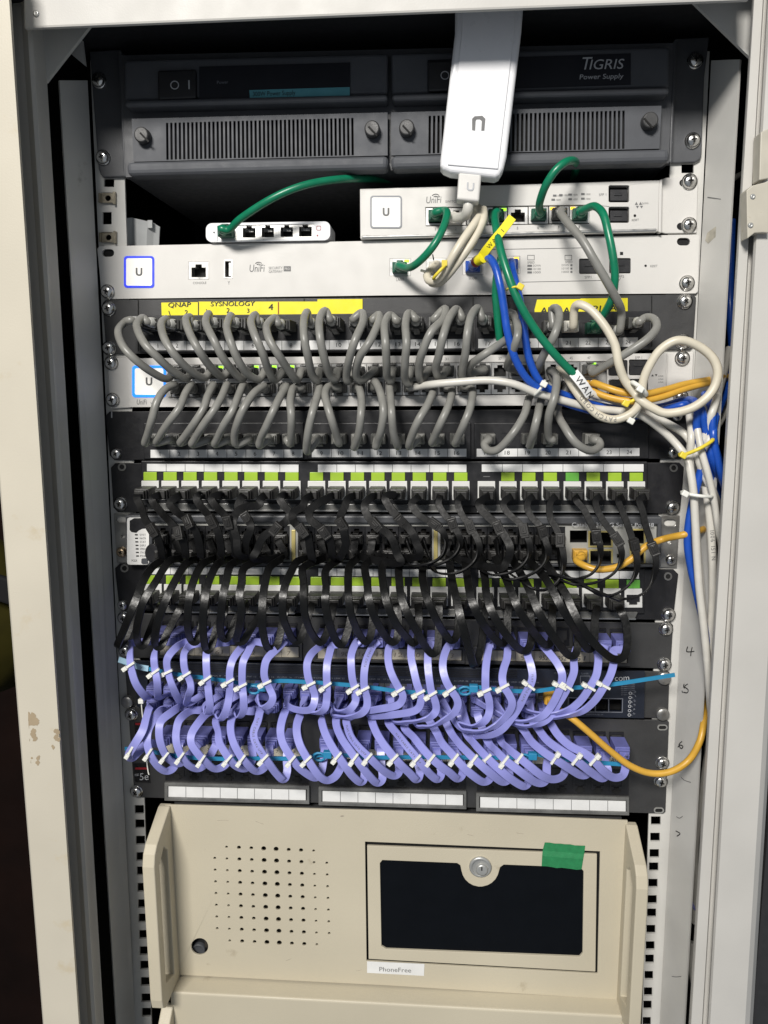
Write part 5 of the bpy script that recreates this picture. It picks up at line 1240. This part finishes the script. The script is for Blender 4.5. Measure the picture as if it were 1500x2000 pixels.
strap('lower blue nylon strap running behind the lowest violet cables', [(244,1462),(290,1467),(330,1474),(380,1480),(440,1482),(520,1481),(580,1481),(630,1474),(660,1474),(720,1479),(800,1479),(880,1479),(960,1480),(1020,1478),(1045,1473),(1080,1480),(1140,1487),(1190,1491),(1236,1494)], 43, [(640,1473), (1040,1476)])
# loose white tie at the left
t = thing('cable_tie', 'long loose white cable tie dangling over the left screws of the violet rows', 'cable tie', P(275, 1370, 40))
mb = MB(); mb.tube(smooth_path([P(x, y, 38) for x, y in ((276,1372),(278,1395),(281,1420),(284,1450),(286,1480),(289,1505),(291,1513))], 4), .55, 6); mb.build('tail', M['tie'], t)
mb = MB(); mb.box(P(276, 1369, 39), 4.6, 4, 4); mb.build('head', M['tie'], t, bevel=.6)

# ---- green, blue, white, ivory and yellow cables
def rc(label, pix, r, m, a=None, b=None, prof=[(0, 30), (1, 30)], **k): return round_cable(label, 'network cable', None, pix, prof, r, m, a=a, b=b, **k)
rc('green patch cable leading from the small white switch into the dark gap', [(448,448,22),(470,427,30),(520,394,38),(570,370,38),(620,356,32),(680,349,18),(740,350,-12),(800,357,-50),(860,366,-95)], 2.9, 'green', a=('gr', 444, 455, 5, 12))
rc('short green patch cable joining the silver switch to the gateway socket LAN1', [(866,411,24),(873,416,32),(869,436,40),(856,465,46),(838,491,46),(815,514,38),(797,523,26)], 2.95, 'green', a=('gr', 851, 423, 7, 9), b=('gr', 781, 524, 2, 9))
rc('long green patch cable running diagonally down across the gateway to a white tag', [(967,422,26),(969,445,40),(978,490,52),(990,530,58),(1003,566,60),(1022,606,60),(1050,650,58),(1080,688,56),(1108,718,52),(1122,732,50)], 3.1, 'green', a=('gr', 968, 422, 7, 9))
rc('green patch cable rising from the silver switch and bending back under the power supply', [(1053,404,26),(1056,388,34),(1066,362,42),(1084,334,46),(1104,317,44),(1120,314,34),(1126,322,14),(1122,340,-14),(1112,352,-50)], 2.95, 'green', a=('gr', 1051, 421, 7, 9))
rc('green patch cable bowing right from the last silver switch socket down past the gateway', [(1146,407,26),(1162,403,34),(1178,418,44),(1188,455,50),(1197,500,52),(1201,540,50),(1196,580,44),(1184,606,36),(1174,622,30)], 2.95, 'green', a=('gr', 1131, 420, 7, 9), b=('gr', gcell[21]+8, 642, 5, 14))
rc('dark green patch cable hanging straight down behind the blue cables', [(980,500,34),(972,530,34),(968,565,32),(970,600,30),(973,635,28),(976,664,26)], 3.0, 'green')
rc('mid grey patch cable slanting from the silver switch across the gateway', [(1096,418,26),(1113,440,40),(1138,470,50),(1160,507,54),(1187,553,52),(1207,590,44),(1214,612,34)], 3.1, 'gcable', a=('gS', 1091, 420, 7, 10), b=('gU', gcell[22]+9, 648, 5, 20))
b1, bp1 = rc('blue patch cable with a red ring and yellow flag plugged into gateway socket WAN1', [(938,505,30),(954,503,40),(967,521,48),(977,558,52),(984,600,52),(991,648,52),(1004,695,50),(1024,733,46),(1050,758,42),(1090,781,38),(1140,798,36),(1200,811,32),(1240,812,28),(1290,801,26),(1340,790,26),(1368,797,28),(1380,850,34),(1394,905,34),(1416,962,20),(1440,1000,0)], 3.0, 'blue', a=('bl', 923, 522, 2, 9))
rc('blue patch cable from gateway socket WAN2 running beneath the long green cable', [(1001,528,26),(1009,560,34),(1018,600,38),(1024,645,40),(1032,695,40),(1048,736,38),(1070,758,34),(1110,774,30),(1170,793,26),(1230,799,22),(1290,795,20),(1340,781,22),(1362,792,26),(1361,840,32),(1377,900,32),(1406,975,16),(1430,1010,-5)], 3.0, 'blue', a=('bl', 996, 518, 2, 9))
mb = MB(); mb.tube([P(929, 512, 25), P(934, 508, 30)], 4.0, 14); mb.build('ring', M['red'], b1)
mb = MB(); fp_ = smooth_path([P(936, 508, 37), P(950, 488, 44), P(966, 468, 47), P(983, 448, 48), P(1001, 424, 48)], 5); mb.ribbon(fp_, [0]*len(fp_), 6.4, .7); mb.build('flag', M['tape'], b1)
mb = MB(); mb.tube([P(933, 509, 34), P(944, 503, 40)], 3.9, 14); mb.build('flag_wrap', M['tape'], b1)
text_on(b1, 'WAN 1', fp_, 6, 3.2, .6, M['ink'])
# white cables
w1, wp1 = rc('white patch cable running level from the forty-eight-port switch towards the right rail', [(818,755,26),(850,750,38),(900,746,42),(955,743,44),(1003,750,46),(1047,767,44),(1102,783,40),(1157,797,38),(1210,803,38),(1250,810,40),(1296,843,38),(1329,877,42),(1345,905,50),(1354,960,54),(1358,1020,55),(1361,1080,55),(1366,1150,55),(1374,1220,54),(1382,1300,52),(1387,1370,44),(1392,1440,16)], 3.0, 'white', a=('gS2', UX[13], uy(UX[13])+46, 4.6, 12))
w2, wp2 = rc('white patch cable from above number 21 coiled in one big round loop at the right', [(1122,603,36),(1133,595,42),(1157,608,46),(1184,641,50),(1201,674,52),(1208,709,52),(1220,742,50),(1240,768,50),(1252,782,54),(1275,797,56),(1303,807,58),(1351,797,60),(1388,768,60),(1402,731,60),(1391,698,60),(1358,673,60),(1322,665,60),(1289,684,58),(1267,717,56),(1256,746,54),(1252,779,52),(1237,804,50),(1204,819,48),(1171,812,46),(1142,786,44),(1120,757,40),(1105,733,34),(1090,722,26)], 3.25, 'ivory', a=('wh', gcell[20], A_Y, 5, 20))
text_on(w2, 'PATCH CORD', wp2, near(wp2, 1206, 819), 3.2, 3.4, M['print'])
rc('grey-white cable passing under the loop from the tag towards the right bundle', [(1122,742,34),(1150,766,32),(1190,779,30),(1230,792,32),(1270,812,34),(1303,827,36),(1338,849,38),(1358,880,38),(1372,920,36),(1392,960,30),(1412,1010,12)], 3.1, 'white')
tg_ = thing('cable_tag', 'white folded tag lettered WAN at the end of the long green cable', 'tag', P(1135, 745, 50))
mb = MB(); tp_ = smooth_path([P(1120, 728, 52), P(1130, 740, 54), P(1142, 756, 54), P(1152, 771, 52)], 5); mb.ribbon(tp_, [0]*len(tp_), 7.6, .8); mb.build('paper_wrap', M['label'], tg_)
text_on(tg_, 'WAN', tp_, 4, 5, .6, M['ink'])
rc('yellow patch cable, upper of the pair leaving the forty-eight-port switch rightwards', [(1160,748,30),(1185,757,38),(1220,767,42),(1260,769,42),(1300,761,36),(1340,750,30),(1392,741,22),(1420,736,0)], 2.7, 'yellow', a=('ye', UX[23], uy(UX[23])+46, 4.6, 10))
rc('yellow patch cable, lower of the pair leaving the forty-eight-port switch rightwards', [(1150,762,28),(1190,776,36),(1240,784,42),(1290,776,38),(1340,759,31),(1390,746,22),(1420,740,-4)], 2.7, 'yellow', a=('ye', UX[22], uy(UX[22])+46, 4.6, 10))
rc('yellow patch cable sagging across the right ports of the dark-framed switch', [(1125,1094,30),(1140,1104,38),(1165,1112,42),(1200,1109,42),(1230,1094,40),(1262,1067,38),(1295,1053,34),(1345,1042,26),(1400,1026,5)], 2.75, 'yellow', a=('ye', 1130, 1080, 8, 12))
rc('long yellow patch cable drooping from the navy switch to the right rail', [(1082,1376,34),(1094,1388,42),(1120,1405,48),(1150,1430,50),(1190,1465,50),(1230,1495,50),(1270,1510,50),(1310,1507,50),(1345,1485,46),(1366,1450,46),(1374,1415,40),(1376,1385,24),(1378,1350,-4)], 2.75, 'yellow', a=('ye', 1072, 1352, 7, 20))
# right bundle
rc('white cable emerging beside the right post above the bundle', [(1424,680,-8),(1412,735,6),(1396,790,20),(1380,840,28),(1372,890,30),(1388,950,28),(1408,1010,8)], 3.0, 'white')
rc('blue cable tucked against the right post beside the yellow tie', [(1428,725,-6),(1412,780,12),(1394,830,22),(1398,880,24),(1418,930,12)], 3.0, 'blue')
rc('glossy white cable crossing in front at the right post below the loop', [(1428,780,-2),(1408,820,14),(1388,850,26),(1376,880,30)], 3.0, 'white')
rc('blue cable bowing left as it drops below the white tie', [(1376,895,26),(1362,945,32),(1348,1005,34),(1343,1060,34),(1350,1110,44),(1357,1140,44),(1365,1175,44),(1373,1210,44),(1380,1260,42),(1388,1330,34),(1392,1400,20)], 3.1, 'blue')
w5, wp5 = rc('white printed cable hanging closest to the right post below the white tie', [(1378,950,28),(1386,1010,28),(1391,1080,28),(1392,1150,44),(1390,1220,46),(1386,1290,46),(1388,1360,36),(1392,1440,20)], 3.1, 'white')
text_on(w5, '1006 151 N', wp5, 8, 3.2, 3.2, M['print'])
rc('thin white cable dropping left of the printed one along the right rail', [(1346,812,32),(1350,850,34),(1348,900,34),(1352,950,34),(1358,1010,32),(1364,1090,30),(1372,1180,26),(1380,1260,46),(1385,1340,46),(1389,1420,30),(1392,1500,10)], 2.7, 'white')
rc('blue cable running outermost down the right bundle beneath the yellow tie', [(1376,770,24),(1390,800,44),(1392,850,50),(1402,900,50),(1414,945,44),(1426,975,20)], 2.9, 'blue')
rc('slim white cable crossing under the level white tie towards the post', [(1362,838,48),(1370,880,53),(1384,930,55),(1396,985,54),(1404,1040,50),(1412,1085,30)], 2.6, 'white')
rc('white cable in the narrow gap between lower right rail and post', [(1392,1380,0),(1384,1460,-2),(1374,1530,-4),(1364,1600,-5),(1358,1660,-6),(1360,1730,-8),(1356,1800,-14)], 3.2, 'white')
rc('greyish cable low in the right-hand gap beside the beige server', [(1352,1840,-12),(1350,1890,-10),(1356,1940,-14),(1350,2010,-16)], 2.6, 'white')
rc('violet cable end peeping out of the lower right gap', [(1352,1740,-14),(1354,1768,-10),(1364,1776,-12),(1372,1760,-20)], 2.0, 'pcable')
rc('grey cable crossing the dark gap near the top right', [(1415,375,-30),(1432,350,-40),(1460,335,-50)], 2.4, 'gcable')
rc('blue cable visible in the gap at the upper right beside the gateway', [(1430,430,-40),(1427,520,-30),(1426,600,-18),(1430,680,-20)], 3.0, 'blue')
# ivory doubled cable + white stick and adapter
iv, _ = rc('ivory cable doubled back on itself and yellow-tied at gateway socket LAN2', [(842,526,24),(834,538,30),(840,549,36),(856,546,42),(872,524,46),(886,498,50),(906,466,48),(926,438,42),(938,418,34),(934,406,24)], 3.1, 'ivory', a=('wh', 852, 522, 2, 8), b=('wh', 931, 422, 7, 9))
mb = MB(); mb.tube(smooth_path([P(x, y, d) for x, y, d in ((944,408,32),(944,428,38),(932,456,42),(912,488,45),(890,518,44),(872,540,40),(856,553,36),(842,552,30))], 6), 3.1, 10); mb.build('second_strand', M['ivory'], iv)
mb = MB(); c = P(860, 530, 46); mb.tube([c+Vector((8.2*math.cos(a/12*6.28)*.62, -5.5*math.sin(a/12*6.28), 8.2*math.cos(a/12*6.28)*-.62*-1)) for a in range(13)], 1.3, 6); mb.box(P(868, 514, 50), 4, 3, 4); mb.build('cable_tie', M['ytie'], iv)
mb = MB(); mb.tube([P(833, 531, 30), P(822, 528, 32)], 1.0, 6); mb.tube([P(847, 508, 26), P(845, 497, 28)], .5, 5, 1); mb.build('tie_tail', [M['tie'], M['ink']], iv)
ck = thing('controller_stick', 'flat white controller stick hanging below the top beam in front of the supply', 'network controller', P(940, 180, 40))
mb = MB(); ol = [(890,-30),(1026,-34),(1019,60),(990,306),(984,330),(976,343),(968,347),(880,337),(866,331),(860,324),(860,312),(889,60)]
mb.pp(ol, 52, 34); mb.build('shell', M['wplastic'], ck, bevel=3.2, seg=4)
mb = MB(); mb.pp([(903,-30),(1010,-34),(1005,60),(973,330),(874,322),(902,60)], 53.2, 50); mb.build('face_panel', M['wplastic'], ck, bevel=.6)
mb = MB(); mb.pp([(922,232),(927,227),(942,226),(948,232),(946,255),(940,255),(941,236),(937,233),(931,233),(929,236),(928,255),(922,254)], 53.45, 53.1); mb.build('logo', M['print'], ck)
mb = MB(); mb.pp([(898,330),(942,333),(940,342),(897,338)], 50, 40); mb.build('port', M['psuear'], ck)
ad = thing('cable_adapter', 'small silver adapter plug hanging from the white stick', 'adapter', P(916, 392, 44))
mb = MB(); mb.pp([(896,336),(941,339),(936,394),(892,390)], 51, 37); mb.build('shell', M['silver'], ad, bevel=1.6, seg=3)
mb = MB(); mb.plate([(912,356),(915,356),(914.5,367),(917,369.5),(921,369.5),(923,367),(923.5,357),(926.5,357),(926,368),(922.5,372.5),(915,372.5),(911.5,368)], [], 51.4, 51.05); mb.build('logo_letter', M['lprint'], ad)
mb = MB(); mb.tube(smooth_path([P(914, 392, 44), P(914, 408, 44), P(908, 421, 38), P(894, 426, 28), P(884, 425, 20)], 6), [3.9]*25, 12); mb.build('lead', M['white'], ad)
shared(PLUG['wh'], 'plug', ad, P(886, 424, 18), (0, 0, 0))
# bundle ties
def wrap(label, x0, y0, x1, y1, d, m='tie', head=None, r=.9):
    a, b = P(x0, y0, d-4), P(x1, y1, d-4); t = thing('cable_tie', label, 'cable tie', a)
    md = (a+b)/2; mb = MB(); mb.tube(smooth_path([a+Vector((0, 8, 0)), a, md+Vector((0, -5, 0)), b, b+Vector((0, 8, 0))], 5), r, 8); mb.build('band', M[m], t)
    mb = MB(); mb.box(P(*(head or (x0, y0)), d+3), 5, 4, 4.4, 0, Matrix.Rotation(.5, 3, 'Y')); mb.build('head', M[m], t, bevel=.7)
wrap('white cable tie gathering the two blue cables below the long green cable', 1045, 771, 1064, 745, 50, head=(1062, 750), r=1.1)
wrap('white cable tie knotted where the big white loop crosses itself', 1238, 748, 1262, 770, 60, head=(1250, 760), r=1.8)
wrap('thin white tie below the loop knot holding white and blue cables', 1232, 822, 1258, 780, 50, r=1.0)
wrap('yellow cable tie slanting across the blue bundle at the right rail', 1334, 889, 1392, 860, 60, 'ytie', r=1.4)
wrap('white cable tie level around the bundle under the yellow one', 1338, 964, 1390, 970, 62, r=1.3)
wrap('thin yellow-green tie on the long green cable over the gateway', 992, 564, 1016, 560, 62, 'ytie', head=(1016, 560), r=.8)
wrap('yellow tie on the pair of yellow cables beside the loop knot', 1222, 788, 1244, 776, 50, 'ytie', r=1.3)
# hanging lead ends in the dark top
for (x, y0, y1) in ((700, 20, 55), (718, 20, 56)):
    pass
t = thing('cable_end', 'pale cable ends dangling in the dark just below the top beam', 'cable', P(712, 30, -30))
for (xa, ya, xb, yb) in ((695, 15, 701, 50), (712, 20, 720, 52), (742, 15, 738, 35)):
    mb = MB(); mb.tube([P(xa, ya, -30), P(xb, yb, -28)], 2.4, 8); mb.build('lead_end', M['print'], t)
# ================================================================== LIGHT
w = bpy.data.worlds.new('World'); scn.world = w; w.use_nodes = True
w.node_tree.nodes['Background'].inputs['Color'].default_value = (.82, .90, 1, 1); w.node_tree.nodes['Background'].inputs['Strength'].default_value = .25
def area(loc, tgt, sx, sy, power, col, nm):
    l = bpy.data.lights.new(nm, 'AREA'); l.shape = 'RECTANGLE'; l.size = sx; l.size_y = sy; l.energy = power; l.color = col
    o = bpy.data.objects.new(nm, l); COL.objects.link(o); o.location = loc
    o.rotation_euler = (Vector(tgt)-Vector(loc)).to_track_quat('-Z', 'Y').to_euler()
area((-.66, -2.66, 1.46), (0, 0, -.2), .9, .5, 132, (1, .965, .91), 'ceiling_lamp')
scn.view_settings.view_transform = 'Standard'; scn.view_settings.look = 'None'; scn.view_settings.gamma = 1; scn.view_settings.exposure = 0
scn.render.engine = 'CYCLES'; scn.cycles.use_denoising = True
scn.cycles.max_bounces = 6; scn.cycles.diffuse_bounces = 3; scn.cycles.glossy_bounces = 3
try: scn.cycles.denoiser = 'OPENIMAGEDENOISE'
except Exception: pass
